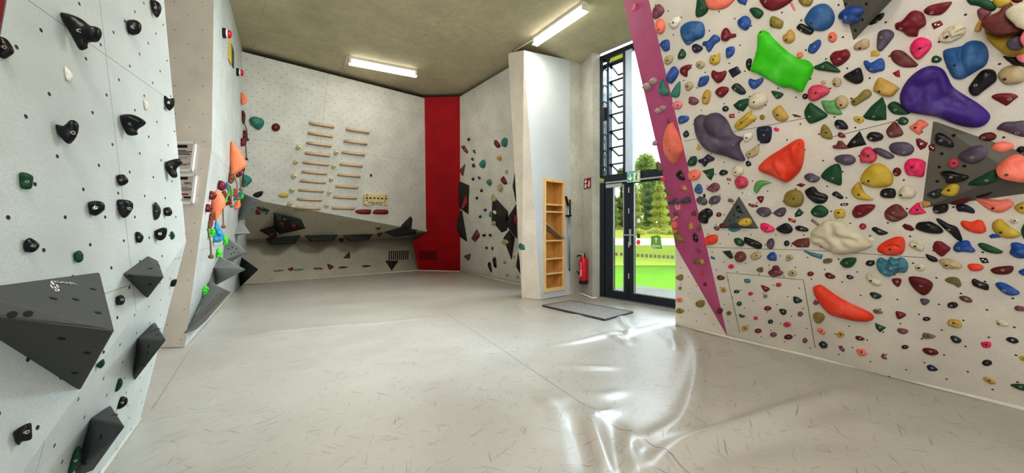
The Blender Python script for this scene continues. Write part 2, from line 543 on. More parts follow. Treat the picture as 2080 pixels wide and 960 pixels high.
        col = t.mix(t.math('MULTIPLY', k, strength), col, (.1, .1, .1, 1))
    seg((905, 634), (1440, 985), .005, .6)
    seg((900, 640), (440, 692), .008, .25)
    seg((1330, 735), (1500, 790), .005, .35)
    seg((385, 710), (308, 828), .005, .45)
    t.base(col)
    t.b.inputs['Roughness'].default_value = .36
    r = t.math('ADD', t.math('MULTIPLY', a, .12), .285)
    t.lk(r, t.b.inputs['Roughness'])
    m1 = t.node('ShaderNodeMapping'); t.lk(co, m1.inputs[0]); m1.inputs['Rotation'].default_value = (0, 0, math.radians(12))
    m2 = t.node('ShaderNodeMapping'); t.lk(m1.outputs[0], m2.inputs[0]); m2.inputs['Scale'].default_value = (7, 24, 1)
    wr = t.noise(m2.outputs[0], 1.0, 3, .55)
    w = t.noise(co, 5, 3, .5)
    t.bump(t.math('ADD', t.math('MULTIPLY', w, .7), t.math('MULTIPLY', wr, .30)), .26, .012)
    me.materials.append(t.m)
    o = bpy.data.objects.new('floor', me); COL.objects.link(o)
    o['kind'] = 'structure'
    return o
floor = build_floor()

# welt along the right wall
def welt(name, pts, r=.018):
    b = MB(); b.tube([G(*p) + V3((0, 0, r * .5)) for p in pts], r, 8)
    o = b.build(name, M['welt'], smooth=True); o['kind'] = 'structure'
M['welt'] = simple('vinyl welt', rgb(205, 202, 190), .5, var=.05)
welt('trim_1', [(1374, 660), (1478, 686), (1780, 757), (2080, 833), (2200, 861)])
welt('trim_2', [(492, 577.5), (850, 549), (935, 551)], .015)
welt('trim_3', [(935, 551), (1060, 579.5)], .015)
welt('trim_4', [(150, 1030), (205, 962), (284, 852)], .012)

M['groove'] = simple('panel groove', rgb(70, 66, 58), .8, var=.05)
def groove(name, pts, r=.0022):
    P = []
    for i in range(len(pts) - 1):
        for k in range(5):
            t = k / 5
            P.append((pts[i][0] * (1 - t) + pts[i + 1][0] * t, pts[i][1] * (1 - t) + pts[i + 1][1] * t))
    P.append(pts[-1])
    b = MB(); b.tube([on_plane(x, y, RF, RN) for x, y in P], r, 6)
    o = b.build(name, M['groove']); o['kind'] = 'structure'
groove('trim_5', [(1502, 672), (1475, 553), (1632, 568), (1656, 706)], .0026)
groove('trim_6', [(1389, 287), (1640, 239)])
groove('trim_7', [(1690, 278), (1830, 243)])
groove('trim_8', [(1437, 502), (1650, 508), (1880, 523)])
# ------------------------------------------------------------------ glazed door, window above, the outdoors
DO = V3((1.82, 7.5, 0)); DE = V3((.665, -.747, 0)).normalized(); DN = V3((.747, .665, 0)).normalized()
UP = V3((0, 0, 1))
def dp(u, w, z): return DO + DE * u + DN * w + UP * z
def dbox(mb, u0, u1, w0, w1, z0, z1, mi=0):
    return mb.box(dp(u0, w0, z0), DE * (u1 - u0), DN * (w1 - w0), UP * (z1 - z0), mi)
def du(px):
    r = (px - CX) / F
    return (r * DO.y - DO.x) / (DE.x - r * DE.y)
def dz(px, py):
    u = du(px); return CAMZ + (HY - py) / F * (DO.y + DE.y * u)

gl = NT('window glass', .0, .5)
_tr = gl.node('ShaderNodeBsdfTransparent'); _tr.inputs[0].default_value = (.96, .985, .98, 1)
_gs = gl.node('ShaderNodeBsdfGlossy'); _gs.inputs['Roughness'].default_value = .02
_fr = gl.node('ShaderNodeFresnel'); _fr.inputs[0].default_value = 1.3
_mx = gl.node('ShaderNodeMixShader')
gl.lk(_fr.outputs[0], _mx.inputs[0]); gl.lk(_tr.outputs[0], _mx.inputs[1]); gl.lk(_gs.outputs[0], _mx.inputs[2])
gl.lk(_mx.outputs[0], gl.n['Material Output'].inputs['Surface'])
M['glass'] = gl.m
_g2 = NT('louvre glass', .0, .5)
_a = _g2.node('ShaderNodeBsdfTransparent'); _a.inputs[0].default_value = (.95, .98, .99, 1)
_b = _g2.node('ShaderNodeBsdfGlossy'); _b.inputs['Roughness'].default_value = .05
_m2 = _g2.node('ShaderNodeMixShader'); _m2.inputs[0].default_value = .04
_g2.lk(_a.outputs[0], _m2.inputs[1]); _g2.lk(_b.outputs[0], _m2.inputs[2]); _g2.lk(_m2.outputs[0], _g2.n['Material Output'].inputs['Surface'])
M['glass_louvre'] = _g2.m
W2 = 1.86
door = tag(empty('door_1', dp(.9, 0, 0)), 'dark framed glass double door to the garden', None, None, 'structure')
def child(mb, name, mat, root, smooth=False):
    o = mb.build(name, mat, None, smooth)
    o.parent = root
    o.matrix_parent_inverse = Matrix.Translation(-root.location) if root.type == 'EMPTY' else Matrix.Identity(4)
    return o
b = MB()
dbox(b, 0, .10, -.02, .12, 0, 2.34); dbox(b, W2 - .08, W2, -.02, .12, 0, 2.34); dbox(b, .10, W2 - .08, -.02, .12, 2.34, 2.46)
child(b, 'door_frame', M['frame'], door)
b = MB(); dbox(b, .0, W2, -.10, .10, -.02, .025)
child(b, 'threshold', M['alu'], door)
def leaf(u0, u1, s0, s1, zg0, zg1, zt):
    b = MB()
    dbox(b, u0, u0 + s0, .0, .07, .03, zt); dbox(b, u1 - s1, u1, .0, .07, .03, zt)
    dbox(b, u0 + s0, u1 - s1, .0, .07, .03, zg0); dbox(b, u0 + s0, u1 - s1, .0, .07, zg1, zt)
    l = child(b, 'door_leaf', M['frame'], door)
    b = MB(); dbox(b, u0 + s0, u1 - s1, .03, .045, zg0, zg1)
    g = child(b, 'pane', M['glass'], l)
    b = MB()
    for (a, c) in ((u0 + s0, u0 + s0 + .018), (u1 - s1 - .018, u1 - s1)): dbox(b, a, c, -.004, .0, zg0, zg1)
    dbox(b, u0 + s0, u1 - s1, -.004, 0, zg0, zg0 + .02)
    child(b, 'glazing_bead', M['alu'], l)
    return l
l1 = leaf(.11, .645, .19, .10, .176, 2.27, 2.32)
l2 = leaf(.655, W2 - .09, .095, .10, .172, 2.28, 2.32)
b = MB(); dbox(b, .16, W2 - .1, -.05, -.005, 2.315, 2.345)
child(b, 'closer_rail', M['alu'], door)
b = MB(); dbox(b, .17, .53, -.06, -.002, 2.225, 2.295)
child(b, 'door_closer', M['alu'], door)
# handle on the meeting stile
hu = du(1280.5)
b = MB(); dbox(b, hu - .022, hu + .022, -.014, 0, 1.09, 1.40)
dbox(b, hu - .11, hu + .12, -.075, -.05, 1.275, 1.30); b.tube([dp(hu, 0, 1.288), dp(hu, -.062, 1.288)], .012)
child(b, 'door_handle', M['alu'], l2)
b = MB()
for z in (.45, 1.05, 1.7, 2.1): b.tube([dp(.652, -.012, z), dp(.652, -.012, z + .10)], .012)
child(b, 'hinge', M['steel'], l1)
# stickers on the glass
def sticker(name, outline, mat, w=.024, label=None):
    pts = [dp(du(x), w, dz(x, y)) for x, y in outline]
    o = put(name, pts, [tuple(range(len(pts)))], mat)
    o.parent = door; o.matrix_parent_inverse = Matrix.Translation(-door.location)
    if label: o['label'] = label
    return o
def oval(cx, cy, rx, ry, n=24): return [(cx + rx * math.cos(k * 2 * math.pi / n), cy + ry * math.sin(k * 2 * math.pi / n)) for k in range(n)]
M['st_green'] = simple('sticker green', rgb(110, 165, 60), .6, var=.03)
M['st_dark'] = simple('sticker dark green', rgb(70, 95, 55), .6, var=.03)
M['st_red'] = simple('sticker pink red', rgb(225, 95, 105), .6, var=.03)
M['st_grey'] = simple('sticker grey', rgb(150, 155, 135), .6, var=.03)
M['ink_white'] = simple('white print', rgb(240, 242, 240), .6, var=.02)
M['ink_black'] = simple('black print', rgb(28, 28, 28), .6, var=.02)
sticker('sticker', oval(1296, 448, 4.0, 5.4), M['st_grey'], label='round grey outlined sticker')
sticker('sticker', oval(1296, 448, 3.2, 4.5), M['ink_white'], .0235)
sticker('sticker', oval(1295.6, 478.8, 3.7, 5.2), M['st_dark'], label='round dark green sticker')
sticker('sticker', oval(1295.2, 491.8, 4.2, 5.4), M['st_red'], label='round red sticker')
sticker('sticker', [(1321, 479.5), (1335.5, 476.8), (1340.5, 480), (1343.6, 505.3), (1325, 504.5), (1320.8, 498)], M['st_green'], label='green sticker with white arrow')
arrow = [(1331.2, 482.2), (1335.4, 486.4), (1332.2, 485.4), (1332.3, 493.2), (1330.5, 493.0), (1330.3, 485.3), (1327.6, 486)]
sticker('sticker_arrow', arrow, M['ink_white'], .022)
for k in range(9):
    x = 1294.5 + k * 8.7
    u = du(x); z = .50 * 1.0 + .635 - .0
    zc_ = CAMZ - (518.5 - HY + k * .45) / F * (DO.y + DE.y * u)
    pts = [dp(u - .028, .024, zc_ - .03), dp(u + .028, .024, zc_ - .03), dp(u + .028, .024, zc_ + .03), dp(u - .028, .024, zc_ + .03)]
    o = put('marking_square', pts, [(0, 1, 2, 3)], M['st_grey']); o.parent = door; o.matrix_parent_inverse = Matrix.Translation(-door.location)
for k in range(2):
    u = .36 + k * .11; zc_ = CAMZ - (516 - HY) / F * (DO.y + DE.y * u)
    pts = [dp(u - .028, .024, zc_ - .03), dp(u + .028, .024, zc_ - .03), dp(u + .028, .024, zc_ + .03), dp(u - .028, .024, zc_ + .03)]
    o = put('marking_square', pts, [(0, 1, 2, 3)], M['st_grey']); o.parent = door; o.matrix_parent_inverse = Matrix.Translation(-door.location)

def text_mesh(name, s, size, mat, origin, xdir, ydir, parent=None, bold=0.0, align='CENTER'):
    cu = bpy.data.curves.new(name, 'FONT'); cu.body = s; cu.size = size; cu.align_x = align; cu.align_y = 'CENTER'; cu.offset = bold
    tmp = bpy.data.objects.new('tmp', cu)
    me = bpy.data.meshes.new_from_object(tmp)
    bpy.data.objects.remove(tmp)
    xd, yd = V3(xdir).normalized(), V3(ydir).normalized()
    zd = xd.cross(yd)
    for v in me.vertices: v.co = V3(origin) + xd * v.co.x + yd * v.co.y
    me.materials.clear(); me.materials.append(mat); me.name = name
    o = bpy.data.objects.new(name, me); COL.objects.link(o)
    if parent is not None:
        o.parent = parent; o.matrix_parent_inverse = Matrix.Translation(-parent.location) if parent.type == 'EMPTY' else Matrix.Identity(4)
    return o
text_mesh('sticker_text', '@jdav', .062, M['ink_white'], dp(du(1332), .021, dz(1332, 499.3)), DE, UP, door, .001)

# upper window
win = tag(empty('window_1', dp(.9, 0, 2.46)), 'tall dark framed window above the door with tilted glass louvres', None, None, 'structure')
ZT = 4.94
b = MB()
dbox(b, 0, .075, -.02, .12, 2.46, ZT); dbox(b, 0, W2, -.02, .12, ZT - .09, ZT); dbox(b, W2 - .06, W2, -.02, .12, 2.46, ZT)
dbox(b, .0, W2, -.02, .12, 2.46, 2.49)
dbox(b, .165, .215, -.02, .10, 2.49, ZT - .09); dbox(b, .535, .575, -.03, .10, 2.49, ZT - .09)
dbox(b, .075, .57, -.02, .10, ZT - .23, ZT - .20)
child(b, 'window_frame', M['frame'], win)
b = MB(); dbox(b, .575, .715, -.01, .10, 2.50, ZT - .09)
child(b, 'mullion', simple('blue grey mullion', rgb(190, 205, 225), .5, var=.03), win)
b = MB(); dbox(b, .715, W2 - .06, .03, .045, 2.49, ZT - .09); dbox(b, .075, .165, .03, .045, 2.49, ZT - .2)
child(b, 'pane', M['glass'], win)
b = MB(); dbox(b, .10, .155, -.05, -.0, 3.60, 3.86)
child(b, 'window_opener', M['black'], win)
M['tint'] = simple('yellow green blind', rgb(205, 222, 90), .6, var=.05)
b = MB(); dbox(b, .22, .53, .02, .03, ZT - .2, ZT - .1)
child(b, 'blind', M['tint'], win)
for k in range(7):
    z = 4.70 - k * .334
    A, B_ = dp(.215, .02, z), dp(.535, .02, z)
    out = DN * .30 - UP * .13
    nrm = DE.cross(out).normalized() * .022
    f = MB(); t = .028
    f.box(A, DE * .32, out.normalized() * t, nrm); f.box(A + out - out.normalized() * t, DE * .32, out.normalized() * t, nrm)
    f.box(A, DE * t, out, nrm); f.box(B_ - DE * t, DE * t, out, nrm)
    lo = child(f, 'louvre', M['frame'], win)
    g = MB(); g.box(A + nrm * .4, DE * .32, out, nrm * .3)
    child(g, 'louvre_pane', M['glass_louvre'], lo)
# little stay arms on the far left of the louvre shaft
    f = MB(); f.tube([dp(.08, .02, z - .02), dp(.165, .10, z - .12)], .012)
    child(f, 'stay_arm', M['frame'], lo)

# exit sign hanging in front of the transom
sg = tag(empty('exit_sign', dp(.77, -.12, 2.40)), 'green and pale escape route sign hanging above the glass door', 'sign')
M['sign_green'] = simple('sign green', rgb(30, 175, 140), .5, var=.03)
M['sign_pale'] = simple('sign pale', rgb(225, 235, 205), .5, var=.05)
su0, su1 = du(1279.5) , du(1303.5)
sz0, sz1 = 2.285, 2.455
b = MB(); b.box(dp(su0, -.10, sz0), DE * (su1 - su0), DN * .05, UP * (sz1 - sz0)); sgb = child(b, 'sign_body', M['sign_pale'], sg)
b = MB(); b.box(dp(su0, -.105, sz1), DE * (su1 - su0), DN * .06, UP * .035); child(b, 'sign_housing', M['alu'], sg)
um = su0 + (su1 - su0) * .55
b = MB(); b.box(dp(su0 + .008, -.103, sz0 + .01), DE * (um - su0 - .012), DN * .002, UP * (sz1 - sz0 - .02)); sgf = child(b, 'sign_face', M['sign_green'], sg)
ac = (su0 + um) / 2
def spoly(pts, name, mat):
    o = put(name, [dp(u, -.1045, z) for u, z in pts], [tuple(range(len(pts)))], mat); o.parent = sgf if name == 'arrow' else sgb
spoly([(ac - .012, sz1 - .025), (ac - .012, sz0 + .075), (ac - .045, sz0 + .105), (ac - .045, sz0 + .075), (ac, sz0 + .025), (ac + .045, sz0 + .075), (ac + .045, sz0 + .105), (ac + .012, sz0 + .075), (ac + .012, sz1 - .025)], 'arrow', M['ink_white'])
bc = (um + su1) / 2
spoly([(bc - .03, sz0 + .02), (bc - .005, sz0 + .075), (bc - .02, sz0 + .10), (bc + .015, sz0 + .125), (bc + .035, sz0 + .10), (bc + .015, sz0 + .10), (bc + .012, sz0 + .07), (bc + .035, sz0 + .02), (bc + .022, sz0 + .02), (bc + .002, sz0 + .055), (bc - .016, sz0 + .02)], 'running_figure', M['st_dark'])
spoly([(bc + .012 + .014 * math.cos(k * .6283), sz0 + .142 + .014 * math.sin(k * .6283)) for k in range(10)], 'running_head', M['st_dark'])

# ---------------------------------------------------------------- outdoors
def ground_mat(name, c1, c2, sc):
    t = NT(name, .9, .1)
    co = t.node('ShaderNodeTexCoord').outputs['Object']
    a = t.noise(co, sc, 6, .7); b_ = t.noise(co, sc * 9, 4, .7)
    t.base(t.mix(t.ramp(b_, .3, .7), t.mix(t.ramp(a, .35, .65), c1, c2), vary(c2, .8)))
    return t.m
M['lawn'] = ground_mat('lawn', rgb(68, 115, 12), rgb(100, 140, 26), .8)
M['meadow'] = ground_mat('meadow', rgb(205, 200, 90), rgb(190, 195, 75), .3)
M['drygrass'] = ground_mat('dry grass', rgb(170, 180, 60), rgb(150, 172, 52), .5)
M['path'] = simple('pale path', rgb(240, 236, 228), .9, var=.03)
M['paving'] = concrete_mat('paving', rgb(104, 100, 90), 2)
def gpatch(name, pts, mat, label):
    o = put(name, pts, [tuple(range(len(pts)))], mat); o['kind'] = 'structure'; o['label'] = label
gpatch('lawn', [(2.0, 7.6, -.06), (30, -18, -.06), (70, 33, -.06), (0, 33, -.06)], M['lawn'], 'bright green lawn outside the door')
gpatch('dry_grass', [(0, 14.5, -.05), (40, 14.5, -.05), (70, 33, -.05), (0, 33, -.05)], M['drygrass'], 'yellowish dry grass between lawn and path')
gpatch('path', [(0, 33, -.05), (70, 33, -.05), (110, 57, -.05), (0, 57, -.05)], M['path'], 'pale path crossing behind the lawn')
gpatch('meadow', [(0, 57, -.05), (110, 57, -.05), (190, 110, 2.9), (0, 110, 2.9)], M['meadow'], 'yellow green meadow rising behind the path')
gpatch('paving', [tuple(dp(-.6, .12, -.045)), tuple(dp(8, .12, -.045)), tuple(dp(8, 2.3, -.045)), tuple(dp(-.6, 2.3, -.045))], M['paving'], 'grey stone paving outside the door')
M['bark'] = simple('bark', rgb(105, 85, 65), .9, var=.2)
LEAFM = {}
def leafmat(key, a, b_):
    t = NT('foliage ' + key, .8, .15)
    co = t.node('ShaderNodeTexCoord').outputs['Object']
    t.base(t.mix(t.ramp(t.noise(co, .9, 3), .35, .65), a, b_))
    tl_ = t.node('ShaderNodeBsdfTranslucent'); mx_ = t.node('ShaderNodeMixShader'); mx_.inputs[0].default_value = .55
    t.lk(t.b.inputs['Base Color'].links[0].from_socket, tl_.inputs[0])
    t.lk(t.b.outputs[0], mx_.inputs[1]); t.lk(tl_.outputs[0], mx_.inputs[2]); t.lk(mx_.outputs[0], t.n['Material Output'].inputs['Surface'])
    LEAFM[key] = t.m
leafmat('spring', rgb(222, 228, 120), rgb(240, 240, 165))  # leaf colours here and below are paled to paint in outdoor haze
leafmat('mid', rgb(196, 214, 128), rgb(228, 234, 160))
leafmat('deep', rgb(160, 184, 132), rgb(202, 214, 158))
def tree(px, pbase, ptop, wpx, Y, key, shape, label, n=5200, seed=1):
    rnd = random.Random(seed)
    base = at(px, pbase, Y); base.z = -.05 + max(0, (Y - 57) / 53 * 2.9)
    h = CAMZ + (HY - ptop) / F * Y - base.z
    w = wpx / F * Y / 2
    root = tag(empty('tree', base), label, 'tree', 'trees behind the meadow')
    b = MB(); b.tube([base, base + UP * h * .5, base + UP * h * .9], [h * .03, h * .02, h * .005], 8)
    child(b, 'trunk', M['bark'], root)
    vs, fs = [], []
    blobs = [(rnd.uniform(-.6, .6), rnd.uniform(-.6, .6), rnd.random()) for _ in range(24)]
    for i in range(n):
        if shape == 'cone':
            t = rnd.random() ** .7; rr = w * (1 - t) ** .8 + .1 * w
            rr *= .75 + .25 * math.sin(t * 40)
            a = rnd.random() * 6.283; q = math.sqrt(rnd.random())
            p = V3((math.cos(a) * rr * q, math.sin(a) * rr * q, h * (.01 + .99 * t)))
        else:
            bx, by, bt = blobs[rnd.randrange(24)]
            env = math.sin(math.pi * min(1, .12 + .83 * bt)) ** .5
            d = V3((rnd.gauss(0, 1), rnd.gauss(0, 1), rnd.gauss(0, 1))).normalized() * w * .42 * rnd.random() ** .35
            p = V3((bx * w * env * 1.1, by * w * env * 1.1, h * (.03 + .87 * bt))) + d
            p.z = min(max(p.z, h * .03), h)
        s = rnd.uniform(.20, .42) * (h / 14)
        ax = V3((rnd.gauss(0, 1), rnd.gauss(0, 1), rnd.gauss(0, .6))).normalized(); ay = ax.orthogonal().normalized()
        k = len(vs); c = base + p
        vs += [c - ax * s, c - ay * s * .7, c + ax * s, c + ay * s * .7]; fs.append((k, k + 1, k + 2, k + 3))
    o = put('foliage', vs, fs, LEAFM[key]); o.parent = root; o.matrix_parent_inverse = Matrix.Translation(-base)
for i, a in enumerate([
    (1246, 462, 388, 34, 84, 'mid', 'cone', 'slim green tree seen through the narrow left door leaf'),
    (1262, 462, 330, 46, 92, 'deep', 'round', 'dark green tree left of the door meeting stile'),
    (1290, 462, 378, 44, 82, 'spring', 'cone', 'yellow green conifer beside the door handle side of the wide pane'),
    (1312, 460, 308, 66, 96, 'mid', 'round', 'tall round crowned tree rising into the window above the transom'),
    (1318, 462, 372, 40, 86, 'deep', 'cone', 'darker conifer in the middle of the wide door pane'),
    (1340, 462, 362, 50, 80, 'spring', 'cone', 'broad yellow green conifer right of the darker one in the wide pane'),
    (1366, 462, 355, 52, 84, 'mid', 'cone', 'green conifer nearest the raspberry climbing wall in the pane'),
    (1400, 462, 330, 60, 90, 'deep', 'round', 'dark round tree hidden mostly behind the raspberry wall edge'),
    (1226, 462, 340, 46, 96, 'mid', 'round', 'round green tree behind the left door frame'),
    (1278, 462, 362, 60, 104, 'mid', 'round', 'broad pale tree far behind the door handle'),
    (1352, 462, 352, 70, 106, 'deep', 'round', 'broad dull green tree far behind the wide pane on the right')]):
    tree(*a[:7], a[7], seed=i + 3)
for i, (px, Y, w, lab) in enumerate(((1296, 66, 30, 'low yellow bush at the foot of the trees, left in wide pane'), (1330, 68, 34, 'low yellow bush at the foot of the trees, middle of wide pane'), (1362, 66, 34, 'low yellow bush at the foot of the trees, right in wide pane'))):
    base = at(px, 470, Y); base.z = .45
    r = w / F * Y / 2; rnd = random.Random(i + 50); vs, fs = [], []
    for k in range(500):
        d = V3((rnd.gauss(0, 1), rnd.gauss(0, 1), abs(rnd.gauss(0, 1)))).normalized() * rnd.random() ** .4
        c = base + V3((d.x * r, d.y * r, d.z * r * .75)); s = rnd.uniform(.1, .22)
        ax = V3((rnd.gauss(0, 1), rnd.gauss(0, 1), rnd.gauss(0, 1))).normalized(); ay = ax.orthogonal()
        q = len(vs); vs += [c - ax * s, c - ay * s, c + ax * s, c + ay * s]; fs.append((q, q + 1, q + 2, q + 3))
    o = put('bush', vs, fs, LEAFM['spring']); tag(o, lab, 'bush', 'bushes behind the path')
# ------------------------------------------------------------------ lamps
def lamp(p0, p1, cond, label):
    a, b_ = CE(*p0), CE(*p1)
    root = tag(empty('ceiling_lamp', (a + b_) / 2), label, 'ceiling lamp', 'fluorescent ceiling lamps')
    d = (b_ - a); L = d.length; d.normalize(); s = d.cross(UP)
    m = MB(); m.box(a - s * .05 - UP * .045, d * L, s * .10, UP * .045)
    lh = child(m, 'lamp_housing', M['lamp_body'], root)
    m = MB(); m.tube([a + d * .04 - UP * .075, b_ - d * .04 - UP * .075], .042, 14)
    child(m, 'lamp_tube', M['tube'], root, True)
    for e in (a + d * .02, b_ - d * .02):
        m = MB(); m.box(e - s * .055 - UP * .115 - d * .02, d * .04, s * .11, UP * .115)
        child(m, 'end_cap', M['lamp_body'], lh)
    m = MB(); m.tube([CE(*p) - UP * .02 for p in cond], .016, 8)
    child(m, 'conduit', M['lamp_body'], root, True)
    la = bpy.data.lights.new('lamp_glow', 'AREA'); la.shape = 'RECTANGLE'; la.size = L; la.size_y = .12; la.energy = 26; la.color = (1, .95, .84)
    lo = bpy.data.objects.new('lamp_glow', la); COL.objects.link(lo)
    lo.location = (a + b_) / 2 - UP * .14
    lo.rotation_euler = (0, 0, math.atan2(d.y, d.x))
    lo.visible_camera = True
lamp((709, 116), (846, 143), [(707, 113), (703, 120), (697, 143)], 'lit fluorescent batten lamp in front of the back training board')
lamp((1086, 77), (1190, 4), [(1086, 76), (1045, 102)], 'lit fluorescent batten lamp above the shelf pillar')

# ------------------------------------------------------------------ recessed shelf with a leaning board
sh_root = tag(empty('shelf_unit', fz((h0 + h1) / 2, sh_b)), 'narrow birch plywood shelf let into the white pillar', 'shelf')
SW = (h1 - h0).length; SH = sh_t - sh_b; sin_ = -fN
SDp = .30
def sp(s, z, d): return h0.copy() * 0 + V3((h0.x, h0.y, sh_b)) + fD * s + UP * z + sin_ * d
def sbox(m, s0, s1, z0, z1, d0, d1): return m.box(sp(s0, z0, d0), fD * (s1 - s0), UP * (z1 - z0), sin_ * (d1 - d0))
ft = .055
m = MB(); sbox(m, 0, ft, 0, SH, -.03, .02); child(m, 'face_frame', M['wood_edge'], sh_root)
m = MB(); sbox(m, SW - ft * .8, SW, 0, SH, -.03, .02); child(m, 'face_frame', M['wood_edge'], sh_root)
m = MB(); sbox(m, ft, SW - ft * .8, SH - .06, SH, -.03, .02); child(m, 'face_frame', M['wood_edge'], sh_root)
m = MB(); sbox(m, ft, SW - ft * .8, 0, .075, -.03, .02); child(m, 'face_frame', M['wood_edge'], sh_root)
m = MB(); sbox(m, 0, .02, 0, SH, .0, SDp); child(m, 'side_panel', M['wood'], sh_root)
m = MB(); sbox(m, SW - .02, SW, 0, SH, .0, SDp); child(m, 'side_panel', M['wood'], sh_root)
m = MB(); sbox(m, 0, SW, 0, SH, SDp, SDp + .02); child(m, 'back_panel', M['wood'], sh_root)
m = MB(); sbox(m, 0, SW, SH - .03, SH, 0, SDp); child(m, 'top_panel', M['wood'], sh_root)
shelf_y = [(414), (428.5), (487), (523.5), (553.5), (585)]
shz = []
for y in shelf_y:
    z = face_pt(1124, y).z - sh_b; shz.append(z)
    m = MB(); sbox(m, .02, SW - .02, z - .03, z + .0, -.01, SDp); child(m, 'shelf_board', M['wood_edge'], sh_root)
# leaning board
z0 = shz[2]; zt = face_pt(1112, 454).z - sh_b
m = MB()
p_l, p_r = sp(.06, zt, -.02), sp(SW - .03, z0 + .012, -.05)
dd = p_r - p_l
m.box(p_l, dd, sin_ * .24, V3((0, 0, 1)) * .022)
o = m.build('leaning_board', simple('worn board', rgb(165, 150, 130), .6, var=.15))
tag(o, 'worn grey brown board leaning askew inside the plywood shelf', 'board')

# long-handled hold brushes on the pillar
M['silver'] = simple('silver pole', rgb(170, 182, 195), .3, .5, .8, var=.04)
M['bristle'] = simple('pale bristles', rgb(215, 195, 150), .8, var=.1)
def pole_thing(top, mid, bot, head, lab, dark):
    base = face_pt(*bot) + fN * .05
    root = tag(empty('brush_pole', base), lab, 'brush', 'hold brushes on poles')
    q = [face_pt(*p) + fN * .05 for p in (mid, bot)]
    m = MB(); m.tube(q, .011, 8); child(m, 'pole', M['silver'], root, True)
    m = MB(); m.tube([q[1], q[1] - UP * .03], [.014, .008], 8); child(m, 'pole_tip', M['black'], root)
    t = [face_pt(*p) + fN * .05 for p in (head, mid)]
    ax = (t[0] - t[1]).normalized(); sd = ax.cross(fN).normalized()
    m = MB(); m.box(t[1] - sd * .02 - fN * .012, ax * (t[0] - t[1]).length, sd * .04, fN * .024)
    bh = child(m, 'brush_head', M['black'] if dark else M['bristle'], root)
    m = MB()
    L = (t[0] - t[1]).length
    for k in range(6): m.box(t[1] + ax * L * (.35 + k * .1) + sd * .02 - fN * .01, ax * .014, sd * .035, fN * .02)
    child(m, 'bristles', M['bristle'], bh)
pole_thing((1150, 400), (1150.5, 418), (1152.8, 546), (1145.8, 399), 'silver brush pole with a dark tilted head, left of two beside the shelf', True)
pole_thing((1154, 404), (1153.4, 416), (1153.6, 547), (1155.2, 404), 'silver brush pole with a pale head, right of two beside the shelf', False)
m = MB(); a = face_pt(1146.5, 439.5) + fN * .03; b2 = face_pt(1156, 439) + fN * .03
m.box(a, b2 - a, UP * .03, fN * .05); a2 = face_pt(1151, 440) + fN * .085
m.box(a2 - fD * .012, fD * .024, UP * .36, fN * .02)
m.box(a2 - fD * .012 - fN * .085, fD * .024, UP * .03, fN * .09)
tag(m.build('pole_clip', M['black']), 'black clip holding the two brush poles on the pillar', 'clip')

# fire extinguisher on the concrete
cn = (n2 - n1).cross(UP).normalized()
if cn.y > 0: cn = -cn
cd = (n2 - n1).normalized()
def cpt(px, py, off=0.0): return on_plane(px, py, n1 + cn * off, cn)
R_ = .085
ec = cpt(1185.0, 548, R_ + .02); 
zt_, zb_ = cpt(1185, 523, R_ + .02).z, cpt(1185, 576, R_ + .02).z
eb = V3((ec.x, ec.y, zb_))
H_ = zt_ - zb_
fe = tag(empty('fire_extinguisher', eb), 'red fire extinguisher with black hose hung on bare concrete beside the door', 'fire extinguisher')
M['ext_red'] = simple('extinguisher red', rgb(200, 15, 40), .25, .5, var=.04)
m = MB(); m.lathe(eb, UP, [(R_ * .97, .06), (R_, .07), (R_, H_ * .9), (R_ * .9, H_ * .97), (R_ * .5, H_ * 1.02), (R_ * .3, H_ * 1.05)], 24); feb = child(m, 'cylinder_body', M['ext_red'], fe, True)
m = MB(); m.lathe(eb, UP, [(R_ * .9, 0), (R_ * 1.03, .01), (R_ * 1.03, .075), (R_ * .9, .08)], 24); child(m, 'base_ring', M['black'], fe)
m = MB(); m.lathe(eb + UP * H_ * 1.03, UP, [(.03, 0), (.034, .02), (.03, .06), (.015, .075)], 12); child(m, 'valve', M['alu'], fe)
tp = eb + UP * (H_ * 1.06)
m = MB(); m.tube([tp + cd * .0, tp + cd * .06 + UP * .045, tp + cd * .12 + UP * .065 + cn * .02], .012, 8); m.tube([tp + UP * .01, tp + cd * .10 + UP * .0], .011, 8); child(m, 'lever', M['black'], fe)
hpts = [tp - cd * .02 + cn * .03] + [cpt(x, y, .11) for x, y in ((1175, 518), (1168.5, 525), (1166.5, 535), (1169.5, 546), (1175.5, 555))] + [eb + UP * .13 - cd * (R_ + .01) + cn * .02]
m = MB(); m.tube(hpts, .014, 8); child(m, 'hose', M['black'], fe, True)
def curved(name, a0, a1, z0, z1, mat, rr=R_ + .0015):
    vs, fs = [], []; N = 8
    for k in range(N + 1):
        a = a0 + (a1 - a0) * k / N
        dvec = cd * math.sin(a) + cn * math.cos(a)
        vs += [eb + dvec * rr + UP * z0, eb + dvec * rr + UP * z1]
    for k in range(N): fs.append((2 * k, 2 * k + 2, 2 * k + 3, 2 * k + 1))
    o = put(name, vs, fs, mat); o.parent = feb
curved('printed_label', -1.15, -.05, H_ * .22, H_ * .36, M['ink_white'])
M['print_pink'] = simple('pink print', rgb(235, 150, 160), .5, var=.05)
for k in range(6): curved('print_line', -1.1, -.25 - .1 * (k % 3), H_ * (.42 + .07 * k), H_ * (.455 + .07 * k), M['print_pink'])
curved('print_column', .2, .75, H_ * .3, H_ * .58, M['print_pink'])
for k in range(4): curved('print_line', .25, .7, H_ * (.61 + .06 * k), H_ * (.65 + .06 * k), M['print_pink'])
m = MB(); w0 = cpt(1185, 545, 0); m.box(V3((w0.x, w0.y, eb.z + H_ * .7)) - cd * .03, cd * .06, UP * .1, cn * .04); child(m, 'wall_bracket', M['black'], fe)

